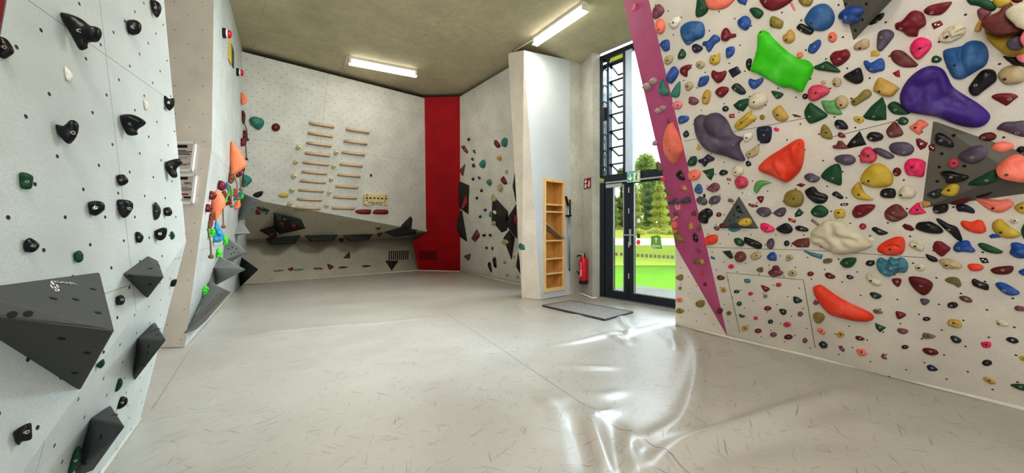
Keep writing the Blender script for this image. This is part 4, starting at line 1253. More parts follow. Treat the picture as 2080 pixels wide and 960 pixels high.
HOLDS = []
def hold(px, ck, style, noun, bolt=None, names=None, mode='p', k=None, lift=0.0, grp='', big=None, zone='', hscale=1.0, name='climbing_hold', marks=()):
    cx = sum(p[0] for p in px) / len(px); cy = sum(p[1] for p in px) / len(px)
    if max(abs(area2(px)), 1) and len(px) > 2:
        A = area2(px) / 2; sx_ = sy_ = 0
        for i in range(len(px)):
            cr = px[i - 1][0] * px[i][1] - px[i][0] * px[i - 1][1]
            sx_ += (px[i - 1][0] + px[i][0]) * cr; sy_ += (px[i - 1][1] + px[i][1]) * cr
        cx, cy = sx_ / (6 * A), sy_ / (6 * A)
    q = hit(cx, cy, names)
    if q is None:          # juts out past the panel edge: carry on from the nearest bit of wall
        for rr_ in (4, 8, 12, 18, 26):
            qs = [hit(cx + rr_ * math.cos(a_ * .7854), cy + rr_ * math.sin(a_ * .7854), names) for a_ in range(8)]
            qs = [w_ for w_ in qs if w_]
            if qs: break
        q = min(qs, key=lambda w_: w_[2])
        q = (on_plane(cx, cy, q[0], q[1]), q[1])
    loc, n = q[0], q[1]
    h_ = UP.cross(n)
    h_ = h_.normalized() if h_.length > .05 else V3((1, 0, 0))
    u_ = n.cross(h_).normalized()
    Y = loc.y
    wpx = max(p[0] for p in px) - min(p[0] for p in px); hpx = max(p[1] for p in px) - min(p[1] for p in px)
    if mode == 'g':        # wall seen almost edge-on: the outline is the side profile, thickened along the wall
        q2 = hit(min(p[0] for p in px) + .12 * wpx, cy, names)
        if q2: loc, n = q2[0], q2[1]
        h_ = UP.cross(n).normalized(); u_ = n.cross(h_).normalized()
        L = []
        for p in px:
            w = on_plane(p[0], p[1], loc, h_) - loc
            L.append((w.dot(n), w.dot(u_)))
        mn = min(p[0] for p in L)
        L = [(p[0] - mn * .6, p[1]) for p in L]
        prot = 1.0
        fn, fh, fu = h_, n, u_
    else:
        L = []
        for p in px:
            w = on_plane(p[0], p[1], loc + n * (lift * .9), n) - loc
            L.append((w.dot(h_), w.dot(u_)))
        if lift: 
            ox = sum(p[0] for p in L) / len(L); oy = sum(p[1] for p in L) / len(L)
        prot = None
        fn, fh, fu = n, h_, u_
    crs = []
    for sg_, pl in marks:
        Q = []
        for p in pl:
            w = on_plane(p[0], p[1], loc, fn) - loc
            Q.append((w.dot(fh), w.dot(fu)))
        crs.append((sg_, Q))
    if style in 'cf':
        P = L[:]
        if len(P) < 5: # soften corners slightly
            P2 = []
            for i in range(len(P)):
                a, b_, c = P[i - 1], P[i], P[(i + 1) % len(P)]
                P2 += [(b_[0] + (a[0] - b_[0]) * .08, b_[1] + (a[1] - b_[1]) * .08), (b_[0] + (c[0] - b_[0]) * .08, b_[1] + (c[1] - b_[1]) * .08)]
            P = P2
    else:
        P = cat(L, 4 if len(L) < 12 else 3)
    if area2(P) < 0: P.reverse()
    xs = [p[0] for p in P]; ys = [p[1] for p in P]
    W, H = max(xs) - min(xs), max(ys) - min(ys)
    size = math.sqrt(max(W * H, 1e-6))
    st = max(min(W, H) / 9, size / 13) if not crs else size / 20
    seed = (cx * 1.37 + cy * 2.11)
    pts = list(P); db = [0.0] * len(P)
    x0, y0 = min(xs), min(ys)
    j = 0
    inner = []
    yy = y0 + st * .4
    while yy < y0 + H:
        xx = x0 + (st * .5 if j % 2 else st * .2)
        while xx < x0 + W:
            if inside(xx, yy, P):
                d = bdist(xx, yy, P)
                if d > st * .33: inner.append((xx, yy, d))
            xx += st
        yy += st * .87; j += 1
    # a tight ring just inside the rim keeps the edge round
    e = st * .28
    for i in range(len(P)):
        a, c = P[i - 1], P[(i + 1) % len(P)]
        tx, ty = c[0] - a[0], c[1] - a[1]; l_ = math.hypot(tx, ty) + 1e-9
        x, y = P[i][0] - ty / l_ * e, P[i][1] + tx / l_ * e
        if inside(x, y, P):
            d = bdist(x, y, P)
            if d > e * .7: inner.append((x, y, d))
    if not inner:
        inner = [(sum(xs) / len(xs), sum(ys) / len(ys), min(W, H) * .3)]
    dm = max(q_[2] for q_ in inner)
    pk = max(inner, key=lambda q_: q_[2])
    nP = len(P)
    res = delaunay_2d_cdt([V3((a, b_)).to_2d() if False else Vector((a, b_)) for a, b_ in P] + [Vector((a, b_)) for a, b_, _ in inner], [], [list(range(nP))], 1, 1e-7)
    vv, ff, orig = res[0], res[2], res[3]
    rnd = random.Random(int(seed * 10))
    base_k = {'d': .85, 's': .62, 'j': .85, 'f': .75, 'c': .35, 'k': .8, 'w': .5, 'r': .75, 'h': .6, 't': .9}[style]
    Hh = dm * base_k * hscale * (k or 1.0)
    if prot: Hh = dm * (.85 if style != 's' else .7)
    ang = rnd.uniform(-.5, .5)
    verts = []
    for i, v in enumerate(vv):
        ids = orig[i]
        x, y = v.x, v.y
        onb = any(o_ < nP for o_ in ids)
        d = 0 if onb else bdist(x, y, P)
        t = min(1, d / dm)
        yv = (y - y0) / (H + 1e-9); xv = (x - x0) / (W + 1e-9)
        if style == 'f':
            z = t
            z = .12 + .88 * t
        elif style == 'c':
            z = .25 + .75 * min(1, t * 3)
        elif style == 'w':
            z = math.sqrt(max(0, 1 - (1 - min(1, t * 2.2)) ** 2))
            e2 = ((x - pk[0]) / (W * .45)) ** 2 + ((y - pk[1]) / (H * .5)) ** 2
            z *= .55 + .55 * min(1, e2)
        elif style == 'h':
            z = math.sin(math.pi * min(1, t * 1.0) * .72) * 1.05
        elif style == 'r':
            z = math.sqrt(max(0, 1 - (1 - t) ** 2)) * (.65 + .35 * abs(math.cos((xv * 2.6 + .35) * math.pi)))
        else:
            z = math.sqrt(max(0, 1 - (1 - t) ** 2))
            if style == 'j': z *= .70 + .45 * min(1, max(0, yv + ang * (xv - .5)))
            if style == 't': z *= .45 + .75 * (1 - yv)
        nz = noise.noise(V3((x / size * 2.6 + seed, y / size * 2.6, seed * .37)))
        n2 = noise.noise(V3((x / size * 7 + seed, y / size * 7, seed * .11)))
        am = {'k': (.34, .30), 'r': (.12, .06), 'd': (.14, .04), 's': (.10, .02), 'j': (.20, .06), 't': (.16, .05), 'h': (.15, .08), 'w': (.06, .0)}.get(style, (0, 0))
        z = max(z * (1 + am[0] * nz * 1.6 + am[1] * n2 * 1.6), 0.0 if onb else .02)
        for sg_, Q in crs:
            if len(Q) == 1: dd_ = math.hypot(x - Q[0][0], y - Q[0][1]); wd = size * .10
            else:
                dd_ = 1e9; wd = size * .055
                for a_, c_ in zip(Q, Q[1:]):
                    ex, ey = c_[0] - a_[0], c_[1] - a_[1]
                    tt = max(0, min(1, ((x - a_[0]) * ex + (y - a_[1]) * ey) / (ex * ex + ey * ey + 1e-12)))
                    dd_ = min(dd_, math.hypot(x - a_[0] - tt * ex, y - a_[1] - tt * ey))
            z += sg_ * (.34 if len(Q) > 1 else .5) * min(1, z * 2) * math.exp(-(dd_ / wd) ** 2)
        z = max(z, 0)
        verts.append(loc + fh * x + fu * y + fn * (z * Hh + lift))
    if mode == 'g':
        faces = [tuple(f) for f in ff if len(f) >= 3]
        onb_ = [any(o_ < nP for o_ in orig[i]) for i in range(len(vv))]
        mir = {}
        for i in range(len(vv)):
            if onb_[i]: mir[i] = i
            else:
                mir[i] = len(verts); zz = (verts[i] - loc).dot(fn); verts.append(verts[i] - fn * (2 * zz))
        faces += [tuple(reversed([mir[i] for i in f])) for f in faces]
        ff = []
    bidx = [i for i in range(len(vv)) if any(o_ < nP for o_ in orig[i])]
    if mode != 'g': faces = []
    for f in ff:
        if len(f) >= 3: faces.append(tuple(f))
    # skirt into the wall
    ec = {}
    for f in faces:
        for i in range(len(f)):
            a, b_ = f[i - 1], f[i]
            ec[(min(a, b_), max(a, b_))] = ec.get((min(a, b_), max(a, b_)), 0) + 1
    mp = {}
    dep = .012 + lift
    extra = []
    for f in (list(faces) if mode != 'g' else []):
        for i in range(len(f)):
            a, b_ = f[i - 1], f[i]
            if ec[(min(a, b_), max(a, b_))] == 1:
                for q_ in (a, b_):
                    if q_ not in mp:
                        mp[q_] = len(verts); verts.append(verts[q_] - n * (dep + (.25 if False else 0)))
                extra.append((b_, a, mp[a], mp[b_]))
    faces += extra
    if name == 'climbing_hold':
        mx = max(W, H)
        name2 = 'sloper_hold' if style == 's' else 'jug_hold' if style in 'jtrwh' else 'foothold' if mx < .12 else 'climbing_hold'
    else: name2 = name
    o = put(name2, [v - loc for v in verts], faces, HM[ck], None, style not in 'f')
    if style == 'f':
        pass
    o.location = loc
    rec = dict(o=o, cx=cx, cy=cy, ck=ck, noun=noun, w=wpx, h=hpx, grp=grp, big=big, size=size, zone=zone)
    HOLDS.append(rec)
    if bolt is not False and name == 'climbing_hold' and dm > .016:
        bp = bolt or (cx, cy)
        b = BVHTree.FromPolygons([tuple(v) for v in verts], faces)
        r = ray(*bp).normalized()
        lc, nn, ii, dd = b.ray_cast(EYE, r)
        if lc is not None:
            if nn.dot(r) > 0: nn = -nn
            nn = (nn + n).normalized()
            rr = min(.0085, dm * .3)
            pale = ck in ('ta', 'cr', 'co', 'ye', 'oc', 'sp', 'hp', 'rb', 'ol', 'w2', 'b1', 'lime', 'nc', 'or', 'kh', 'nl', 'wd', 'fd')
            m = MB()
            m.lathe(lc - loc, nn, [(rr, -.006), (rr, .0035), (rr * .6, .0035), (rr * .55, .001)], 12, 0)
            m.lathe(lc - loc, nn, [(rr * .56, -.003), (rr * .56, .0018)], 8, 1)
            bo = m.build('bolt', [M['bolt_dark'] if pale else M['steel'], M['hole']], o)
    if name == 'screw_on_foothold' and any(w_ in noun for w_ in ('screw', 'bar', 'tilted chip', 'square on', 'white nub')):
        b = BVHTree.FromPolygons([tuple(v) for v in verts], faces)
        lx = max(px, key=lambda p: p[0]); rx = min(px, key=lambda p: p[0])
        for t in (.36, .62):
            r = ray(cx + (rx[0] - lx[0]) * (.5 - t), cy + (rx[1] - lx[1]) * (.5 - t)).normalized()
            lc, nn, ii, dd = b.ray_cast(EYE, r)
            if lc is not None:
                m = MB(); m.lathe(lc - loc, n, [(.0055, -.003), (.0055, .001), (.003, .002)], 8)
                m.build('screw', M['screw'], o)
    return o
M['screw'] = simple('pale screw head', rgb(225, 215, 210), .4, .5, .2, var=.03)
M['bolt_dark'] = simple('bolt in shade', rgb(85, 78, 70), .5, .5, .3, var=.05)
TILES = {'A': (1280, 0, 4.8), 'B': (1500, 0, 4.8), 'C': (1680, 0, 4.8), 'D': (1860, 0, 4.8), 'E': (1300, 180, 4.8), 'F': (1500, 180, 4.8), 'G': (1680, 180, 4.8), 'H': (1860, 180, 4.8),
         'I': (1340, 350, 4.8), 'J': (1520, 350, 4.8), 'K': (1700, 350, 4.8), 'L': (1860, 350, 4.8), 'N': (1360, 500, 4.8), 'Q': (1560, 500, 4.8), 'O': (1740, 500, 4.8), 'P': (1880, 500, 4.8),
         'S': (1460, 600, 4.8), 'R': (1720, 640, 4.364), 'X': (0, 0, 1), '1': (0, 0, 3), '2': (0, 300, 3), '3': (0, 540, 2.2857), '4': (480, 60, 3.2), '5': (470, 340, 3.693),
         '6': (840, 90, 3.555), '7': (880, 330, 3.309), '8': (340, 0, 3), '9': (340, 270, 4.364), '0': (340, 440, 3.4286), 'Y': (400, 340, 6), 'Z': (520, 420, 6.857), 'V': (1980, 0, 6), 'U': (1330, 330, 4.8)}
def parse(tile, s):
    ox, oy, sc = TILES[tile]
    s = s.strip()
    if s[0] == 'e':
        a = [float(x) for x in s[1:].split(',')]
        rot = math.radians(a[4]) if len(a) > 4 else 0
        P = []
        for k in range(10):
            t = 2 * math.pi * k / 10
            x, y = a[2] * math.cos(t), a[3] * math.sin(t)
            P.append((a[0] + x * math.cos(rot) - y * math.sin(rot), a[1] + x * math.sin(rot) + y * math.cos(rot)))
    else:
        P = [tuple(float(v) for v in p.split(',')) for p in s.split()]
    return [(ox + x / sc, oy + y / sc) for x, y in P]
def batch(text, names, grp, zone, mode='p', k=None):
    for ln in text.strip().splitlines():
        ln = ln.strip()
        if not ln: continue
        f = [x.strip() for x in ln.split('|')]
        hd = f[0].split(None, 3)
        tile, ck, style, noun = hd
        big = None
        if noun.startswith('!'): noun = noun[1:]; big = True
        px = parse(tile, f[1])
        bolt = None
        lift = 0.0; hs_ = 1.0; marks = []
        for ex in f[2:]:
            if ex.startswith('+'): lift = float(ex[1:])
            elif ex.startswith('*'): hs_ = float(ex[1:])
            elif ex[:1] in '~^@' and ex: marks.append((1 if ex[0] == '^' else -1, parse(tile, ex[1:])))
            elif ex == '-': bolt = False
            elif ex: 
                bolt = tuple(float(v) for v in ex.split(','))
                ox, oy, sc = TILES[tile]; bolt = (ox + bolt[0] / sc, oy + bolt[1] / sc)
        hold(px, ck, style, noun, bolt, names, mode, k, lift, grp, big, zone, hs_, 'screw_on_foothold' if style == 'c' else 'climbing_hold', marks)
RIGHT = ['wall_right', 'vol']
batch('''
A plm j cupped hold|285,40 335,95 310,150 250,185 220,160 235,80|265,130
A co d egg|e295,258,50,75,0.0|278,288
A w2 k skull-shaped knob|455,158 495,185 480,240 435,280 395,250 385,205|420,220
A b1 s !wide sloper with a notched foot|500,260 560,215 640,205 705,220 730,290 715,360 640,395 570,438 525,400 495,330|563,322|~560,400 700,390
A gn j leaf cut by the picture top|665,-20 735,-20 765,90 720,150 660,168 640,140 650,60|700,78
A co s !big sloper cut by the picture top|740,-30 1010,-30 1000,25 930,80 830,98 760,80 735,25|-
A bl d tongue cut by the picture top|1040,-30 1150,-30 1145,0 1125,50 1100,40 1060,25|-
A bl j mitten|1055,195 1110,155 1160,170 1180,230 1140,295 1090,280 1055,240|1098,237
A bl k shell|285,435 320,395 375,390 388,450 380,490 330,495 310,460|323,437
A bl d dumbbell|815,338 870,360 875,400 830,430 780,505 755,490 740,450 710,440 715,405 760,395|768,420
A rd d three-lobed hold|935,270 965,290 985,325 1030,330 1030,360 975,375 945,402 895,390 890,330 910,285|930,355
A nv d shark-fin|610,440 650,428 705,460 700,490 645,518 610,490|628,475
A bl k pocketed cup|940,470 975,455 1018,460 1015,520 975,560 940,562 935,500|968,522
A gn d teardrop|512,475 545,520 530,565 475,575 468,540 490,490|500,535
A ye k knobbly pocket|775,580 790,540 830,545 870,515 880,560 875,605 840,630 780,615|810,582
A ta j triangular nub|340,560 375,540 420,550 410,605 370,630 335,610|363,588
A ta k two-holed button|e685,630,45,38|670,635
A bl d slanted block|425,645 470,680 470,730 425,800 390,812 350,760 370,700|392,738
A rd j ragged diamond|500,655 580,628 598,660 565,690 560,740 540,750 490,710|528,690
A nv c square plate|955,685 1045,643 1085,705 1000,760|
A rd d !wide heart|805,685 850,700 880,700 930,688 940,720 910,780 865,810 830,790 795,740|843,746
A bl j twisted wedge|690,750 765,738 765,790 735,830 680,848 660,830 680,770|700,795
A ta k little skull|565,800 605,800 618,840 575,885 540,860 540,820|562,840
A tl d leaf leaning left|315,770 345,830 370,880 370,930 310,915 292,860|-
A tl d leaf leaning right|488,792 490,890 470,945 400,940 400,905 440,840|437,882
A fd d pebble|e232,790,33,38|-
A fd d round pebble|e170,840,40,38|-
A sp d sliver|e42,70,13,40|-
A rd d apple-shaped hold|835,880 880,845 950,850 962,885 930,925 890,950 840,915|878,905
A dg j slanted loaf|1025,812 1075,825 1130,890 1110,920 1060,915 990,855|1025,865
B rd s !broad sloper cut by the picture top|220,-30 530,-30 510,20 430,75 350,105 290,95 235,55|263,15
B sp c stick|495,20 525,25 558,95 540,110|
B ol k lump cut by the picture top|590,-20 720,-20 725,20 690,60 620,50 590,15|-
B gn d bean|110,90 165,72 225,95 245,135 205,182 150,160|-
B ol j slotted half moon|335,155 430,200 440,225 415,280 320,260 305,205|320,245
B b1 s !round sloper above the lime hold|650,170 700,90 770,45 850,38 915,90 940,170 920,240 860,290 780,303 700,275 645,205|708,225
B bk d oblong|575,250 610,228 680,260 735,300 705,338 640,325 570,280|612,293
B co d ring|e916,363,45,52|900,362
B oc j scooped jug|500,285 545,320 550,390 500,425 440,400 435,345 465,330|465,388
B bl j jagged block|690,440 720,420 775,385 805,400 800,450 740,520 680,505|
B co k tiny cluster|e602,535,30,30|-
B rd k pocketed dome|890,560 930,505 1000,490 1060,480 1092,540 1050,600 980,645 930,625|983,577
B gn d long wedge|735,650 800,620 860,595 920,630 992,688 975,708 860,695 770,680|825,650
B lime w !huge saddle-shaped hold|190,330 230,295 285,310 340,370 420,450 520,530 600,570 680,590 730,650 720,720 670,810 630,890 580,890 520,855 430,850 300,780 190,720 115,685 135,620 175,500 185,400|215,315
B bk d half disc|75,600 100,570 130,580 125,640 110,690 78,655|
B bl d boomerang|100,790 115,765 165,778 235,755 243,790 200,840 150,868 110,835|152,812
B gn d small fang|320,888 380,892 440,915 405,958 365,955|372,935
B rb d glossy apple|680,880 720,835 790,825 860,845 893,880 880,910 820,950 740,985 680,950|752,905
B ta c small plug|800,795 830,778 858,790 855,820 815,822|
B ta k coin-sized skull|e960,800,45,45|938,820
F bk d pebble|e650,75,28,28|
C bl k !cloud on the top grey volume|150,110 200,70 320,60 360,110 320,160 320,200 240,230 180,200 145,150|183,165
C bk j long leaf|410,245 450,180 520,130 560,130 540,180 480,225|495,208
C pu d upright pebble|505,310 580,285 640,305 655,345 620,400 570,460 530,498 490,480 485,400|530,362
C rd k !large lumpy block|665,230 730,200 820,110 900,108 950,150 965,240 900,290 880,355 800,355 740,310 670,285|722,275
D rd j long leaf|80,100 150,50 340,15 335,60 270,130 200,152 110,140|157,122
C rd c rectangle with two screws|1015,230 1105,197 1135,240 1042,288|
C hp k round grooved dome|805,470 850,390 920,362 1000,390 1022,440 990,500 900,580 840,550|903,470
C ta j curved edge|265,440 310,400 370,375 410,390 412,450 370,480 270,485|318,470
C ye c small square|430,500 470,488 520,530 500,548 425,552|
C bl j bat-wing|358,595 395,590 430,610 520,565 560,600 558,680 500,700 450,712 400,690 365,635|430,672
C mr s plump drop|620,520 660,488 720,490 780,525 850,590 890,632 840,655 740,655 660,615 625,570|-
C br f small triangle|635,712 705,678 715,755 670,745|
C bk j half dome|160,742 230,695 315,658 345,710 352,790 290,820 220,795|-
C gn d small heart|1025,560 1060,540 1100,555 1120,580 1080,612 1020,605|
X pr s !huge boulder|1828,205 1830,185 1845,160 1870,140 1895,133 1915,140 1925,155 1935,175 1955,190 1980,205 2000,220 2012,235 2005,250 1990,258 1965,258 1935,250 1905,238 1870,232 1840,225|-|~1850,165 1875,185 1870,215|~1900,150 1905,190 1960,215|@1885,170|@1925,200
C oc t !wide half bowl|500,758 580,780 700,850 690,880 640,935 560,935 500,910 450,870|508,892
G ta d ball|e145,130,65,66|135,160
G ol d stub log|235,110 290,80 350,20 400,5 435,40 420,80 340,130 280,165 240,150|263,125
D cr k grooved shell|225,370 280,290 360,240 450,220 490,260 480,330 420,380 330,410 250,410|300,360|~260,340 400,260 470,240|~280,380 420,300 480,280
D b1 s !two-lobed boulder|265,510 310,475 440,450 500,410 570,393 650,410 700,470 712,560 680,640 600,690 520,740 450,772 380,765 340,720 290,620|378,635|~440,455 450,600 520,740
D bk d big bean|640,690 720,672 780,700 790,780 740,830 660,890 600,935 540,920 512,860 560,780|585,830
D ta d wide dome at the right edge|800,740 840,670 930,635 1050,640 1080,700 1060,790 960,820 860,815|868,772
D gn j ribbed shelf cut by the picture top|500,-10 640,-20 740,10 790,70 750,110 680,95 610,60 530,45|-
D ye s flap at the upper right corner|750,20 780,-20 930,-20 920,40 850,75 790,70|-
D dr d stub at the upper right corner|940,-20 1050,-20 1020,25 950,20|-
D plm j petal|600,100 660,75 740,120 690,170 640,210 610,170|-
D oc d upright leaf|570,300 600,220 640,185 640,290 600,310|-
D bk d ledge under the stacked holds|850,545 920,555 1000,560 1056,600 1080,680 1000,660 900,600|-
D ye s !large bowl under the stacked holds|670,290 720,320 830,340 1000,310 1100,300 1100,520 940,550 850,520 740,430 690,360|-|*1.1
D mr s !rough mound of the stacked holds|640,240 690,170 800,120 870,50 920,60 960,200 1040,240 1050,300 960,320 820,340 720,310|-|+0.14
D cr s pale mound in the upper right corner|880,110 940,60 1056,20 1100,20 1100,270 1000,265 960,230 890,160|-|+0.20
D pu s rounded cap|885,420 930,370 1010,350 1056,400 1040,470 1000,490 920,480|-|+0.14
D sp s bulge on the stacked holds|1020,380 1056,300 1100,280 1100,460 1056,450|-|+0.18
D sp d button below the stacked holds|980,540 1060,540 1060,610 1000,590|-|+0.06
E sp d blunt star|315,160 350,120 400,125 418,155 390,195 340,195|368,160
E plm j half moon|485,80 540,85 577,125 540,158 490,150 480,110|520,120
E oc j upright half ring|635,20 685,15 690,80 665,148 615,140 608,85|628,88
E nv d button|e835,195,32,28|
E br c square with two screws|868,248 920,243 925,285 872,285|
E gn f pointed shield|908,160 970,110 1060,90 1065,150 1010,222 950,205|978,160
E ye j slotted bar|925,345 1080,212 1090,250 1138,290 980,402|985,330|~960,370 1110,255
E pu s !huge whale-tail hold|535,310 550,275 590,252 650,260 690,240 760,235 830,280 870,340 900,410 940,455 1015,475 1010,490 975,530 980,580 1000,630 1028,700 950,695 850,660 740,630 640,580 580,500 545,420|912,545|~650,262 640,330 700,430 850,500 1000,480
E w2 d beak|1010,440 1090,430 1100,470 1060,510 1020,510|1040,480
F ta j curved fang|75,620 130,590 185,545 205,580 190,640 130,672 85,660|108,635
E bl d bumpy brick|375,285 400,265 470,268 475,305 430,335 385,340|408,305
E nv d drop|425,430 455,405 480,440 470,465 440,475 425,455|
E ye c tiny disc|e575,580,24,20|
E gn d two-bolt dome|470,700 500,665 545,658 558,700 540,745 490,755 465,735|502,712
E nv d four-pointed star|572,690 610,680 660,640 690,655 725,675 720,700 670,720 635,760 615,735 575,715|635,695
E bk d small drop|1030,720 1055,700 1085,730 1080,750 1045,755|
E co d mitten|478,810 530,790 580,800 595,835 570,880 500,893 470,860|523,855
E gn f three-cornered hold|608,800 720,773 725,830 695,893 665,870 640,830|665,840
E bk d small loaf|775,815 800,790 850,800 855,825 810,845 780,835|
E cr d ball|e958,800,55,55|930,815
E br c tilted chip|850,868 890,875 885,900 845,893|
I rb k mask|735,70 780,38 840,50 865,100 840,145 770,158 740,110|770,90
I b1 k upright pebble|345,150 375,110 410,130 418,190 385,207 345,180|
I plm k knobbly lump|460,155 490,125 530,100 580,115 585,160 540,190 490,180|535,180
E co s !long almond on the raspberry wedge|312,325 345,380 380,450 415,570 410,640 360,730 320,700 275,620 255,520 262,420|290,600
E bk d almond on the raspberry wedge|370,810 395,795 430,850 435,890 400,880 375,850|
E kh d lump on the wedge's outer edge|165,710 200,735 235,790 200,800 175,760|-
E fd d knob on the wedge's outer edge|e150,528,20,28|-
E fd d small pebble|e182,215,33,28|-
E fd j chipped pebble|e225,188,30,28|-
E plm d nub below the paired pebbles|265,300 280,292 292,320 275,330|-
E rb d button on the wedge's outer edge|205,855 260,880 255,905 220,900|-
U oc k nugget on the raspberry wedge|278,235 295,222 318,262 300,275|-
U rb k tiny star on the raspberry wedge|e248,258,14,18|-
U kh d twig-like rib on the wedge|90,255 130,265 165,300 150,310 115,285|-
F cr d !ball|100,140 130,60 190,30 250,40 290,100 260,160 200,195 130,185|150,132
F oc j standing cup|335,210 400,160 430,180 490,280 430,322 370,300 335,240|378,257
F ol c small nub|e233,278,27,27|
F bn c thin slat|520,248 560,250 615,270 605,280 545,275|
F gn s !large rounded shield|645,210 690,140 740,155 830,220 872,260 820,300 710,340 670,310 645,260|690,273
F gl j !cube with a flared end|815,115 920,115 955,88 965,170 1015,248 930,250 860,230 820,160|870,203
F nv j rough square block|185,385 230,370 315,370 325,450 300,525 220,530 215,510 190,490|247,450
F hp c small parallelogram|345,385 365,375 405,395 385,420 350,408|
F or s !huge rounded wedge|205,745 300,660 420,585 520,520 580,490 630,500 645,560 640,680 610,790 560,850 490,905 420,890 330,845 220,800|590,538|*1.15|^400,690 450,780 490,890|^560,540 610,720
F ol j ridged leaf|800,410 830,345 880,380 912,440 915,490 850,485 805,460|
F bk d smooth loaf|935,340 960,303 1020,310 1065,360 1060,395 970,390|970,370
F rd d glossy drop|970,440 995,423 1045,460 1030,478 980,470|
F mr k clover|920,555 955,545 970,510 1010,510 1050,550 1080,580 1000,588 930,580|-
G bk f chalked triangle|190,560 230,500 320,412 385,545 215,580|268,518
F pu d smooth almond|940,670 1000,643 1100,645 1145,690 1120,730 1050,745 960,710|
F gn s !large guitar-pick hold|805,845 870,770 960,730 1000,770 1008,860 1000,940 920,920 840,885|920,873
F pu d tilted bean|645,845 700,822 770,850 797,870 770,905 710,910 655,880|713,888
I gl d crescent|918,150 945,90 1010,75 1090,100 1040,115 990,150 955,200 930,190|-
J rd c thin lens|465,122 510,103 562,118 520,145|
G gn f tall sail|350,270 430,170 540,78 575,160 580,300 480,312 380,295|455,270
G gn d mossy oval|590,165 640,125 700,140 800,225 800,245 740,255 650,245 605,205|665,205
G gn d dark gem|e742,315,53,40|760,320
G ye k crumb|260,280 290,268 350,285 360,315 320,335 270,315|
G mr s rounded triangle|575,420 600,370 660,322 710,370 745,440 690,470 610,475|625,437
G co j four-cornered star|800,375 850,340 900,300 960,320 990,355 940,385 905,450 850,420|858,380
G bk d sleek oval|385,465 420,425 500,425 550,460 530,500 450,515 400,495|428,485
G pu s broad mussel|605,560 650,525 760,520 830,550 850,600 810,645 740,655 660,635 615,600|750,622
G pu d slanted slug|445,590 500,575 570,600 640,640 655,670 600,685 530,660 480,625|-
G rb k crumpled lump|325,620 380,568 440,580 490,660 450,720 380,720 325,710|
G rd f smooth triangle|865,490 900,482 985,530 960,575 910,598 875,550|
G hp k apple-sized shell|752,750 790,690 860,678 920,690 960,720 955,800 935,858 850,850 780,830|828,765
X ye s !big half-moon sloper|1748,360 1759,343 1776,332 1793,333 1809,347 1815,363 1809,377 1783,381 1763,377 1750,369|1764,367.5
G dr d cherry|e682,810,42,42|668,828
H bk j shell on the big triangle volume|195,455 240,430 340,490 370,540 360,573 270,555 200,530|247,505
H dr c square on the edge of the big triangle volume|125,550 185,535 192,610 130,600|
H pu s large oval on the big triangle volume|420,650 480,600 570,560 660,560 695,620 660,690 560,730 460,700|553,668
H rb d ball on the big triangle volume|e372,725,52,48|
H bk j long fin on the big triangle volume|250,810 330,800 420,825 515,850 490,890 380,920 310,915 290,860|345,862
H gn j pointed leaf on the big triangle volume|510,930 620,860 780,790 795,870 760,915 640,945|695,893
H co j !big pocketed lump at the volume's tip|800,760 860,690 940,655 1056,700 1090,720 1090,890 960,890 830,850|885,840|~880,760 960,800 1010,830
L ye d lemon on the big triangle volume|250,190 310,130 370,105 425,130 415,190 370,232 290,225|322,175
L dg d fish on the big triangle volume|115,210 190,170 255,165 250,220 200,252 160,240|178,210
L oc c pale tile at the volume's lower corner|45,290 80,275 140,290 145,320 75,345|
H rd j wide fang near the right edge|740,75 800,48 930,45 1000,75 960,110 890,165 850,150 770,105|915,100
H pu j layered shell at the right edge|790,390 850,330 960,320 1080,320 1080,460 980,455 860,410|990,430
H dr d shiny oval|615,470 660,435 740,425 788,455 770,495 700,510 640,500|660,478
H co d lens|750,555 830,518 920,515 962,560 920,600 830,600|-
H bk d drop at the right edge|980,600 1010,565 1056,565 1085,620 1056,680 1010,655|1040,630
I pu r striped mussel|358,260 390,235 440,245 468,290 440,318 390,305 365,285|405,295
I pu r round mussel|480,280 500,240 550,225 595,240 580,290 540,310 490,305|
I bk s !large paw|375,440 390,385 460,348 510,370 518,415 480,450 465,495 420,495 385,465|435,425
I rd d small button|e578,410,26,22|
I bk j knob on the small triangle volume|745,340 770,320 795,370 785,395 760,385|
I ye d egg on the small triangle volume|765,490 800,450 860,440 895,460 895,500 850,525 780,515|845,480
I dr d pip on the small triangle volume|585,520 605,495 635,515 630,540 595,540|
I ts d sliver under the small triangle volume|670,548 790,548 760,570 710,578|-
I mr d nub at the small triangle's left tip|530,530 560,525 585,545 570,565 540,555|
I kh d small crescent|665,265 690,252 725,275 710,290 675,285|
I w2 c small white nub|845,205 875,198 900,210 890,230 850,228|
I rd d heart-shaped chip|950,240 985,230 1015,235 1010,270 990,298 960,265|
I rd c slim bar|865,300 955,318 960,335 900,340 868,320|
I pu j half clam|942,375 980,340 1060,345 1087,380 1070,420 1020,432 970,410|1008,412
J pu j open clam|245,390 300,350 355,342 370,380 340,425 300,432 260,410|305,403
I hp k pointed rock|985,510 1020,490 1090,520 1125,550 1100,575 1030,582 990,545|
I or d tombstone|440,640 480,612 555,608 567,660 540,695 460,705 437,680|485,680
I gn d smooth bean|725,650 765,637 810,660 828,700 800,718 750,700|
I bk j thick bar|825,640 850,632 990,690 972,748 840,690|902,688
I pu d upright egg|1045,680 1075,643 1110,650 1120,700 1095,745 1055,730|
I dg c diamond|613,768 690,760 720,830 690,842 655,815|
I mr d round button|e788,820,57,52|790,818
I ta k crumbly nugget|890,800 960,768 995,800 985,830 930,850 895,830|
I bl f rounded triangle|1045,815 1080,780 1115,772 1142,810 1140,860 1080,860 1050,840|
I bl c small slat|498,815 540,830 540,850 500,838|
I hp d tiny drop|e698,915,30,22|
I pu j stub at the wedge's outer edge|80,290 115,268 140,290 130,312 90,308|-
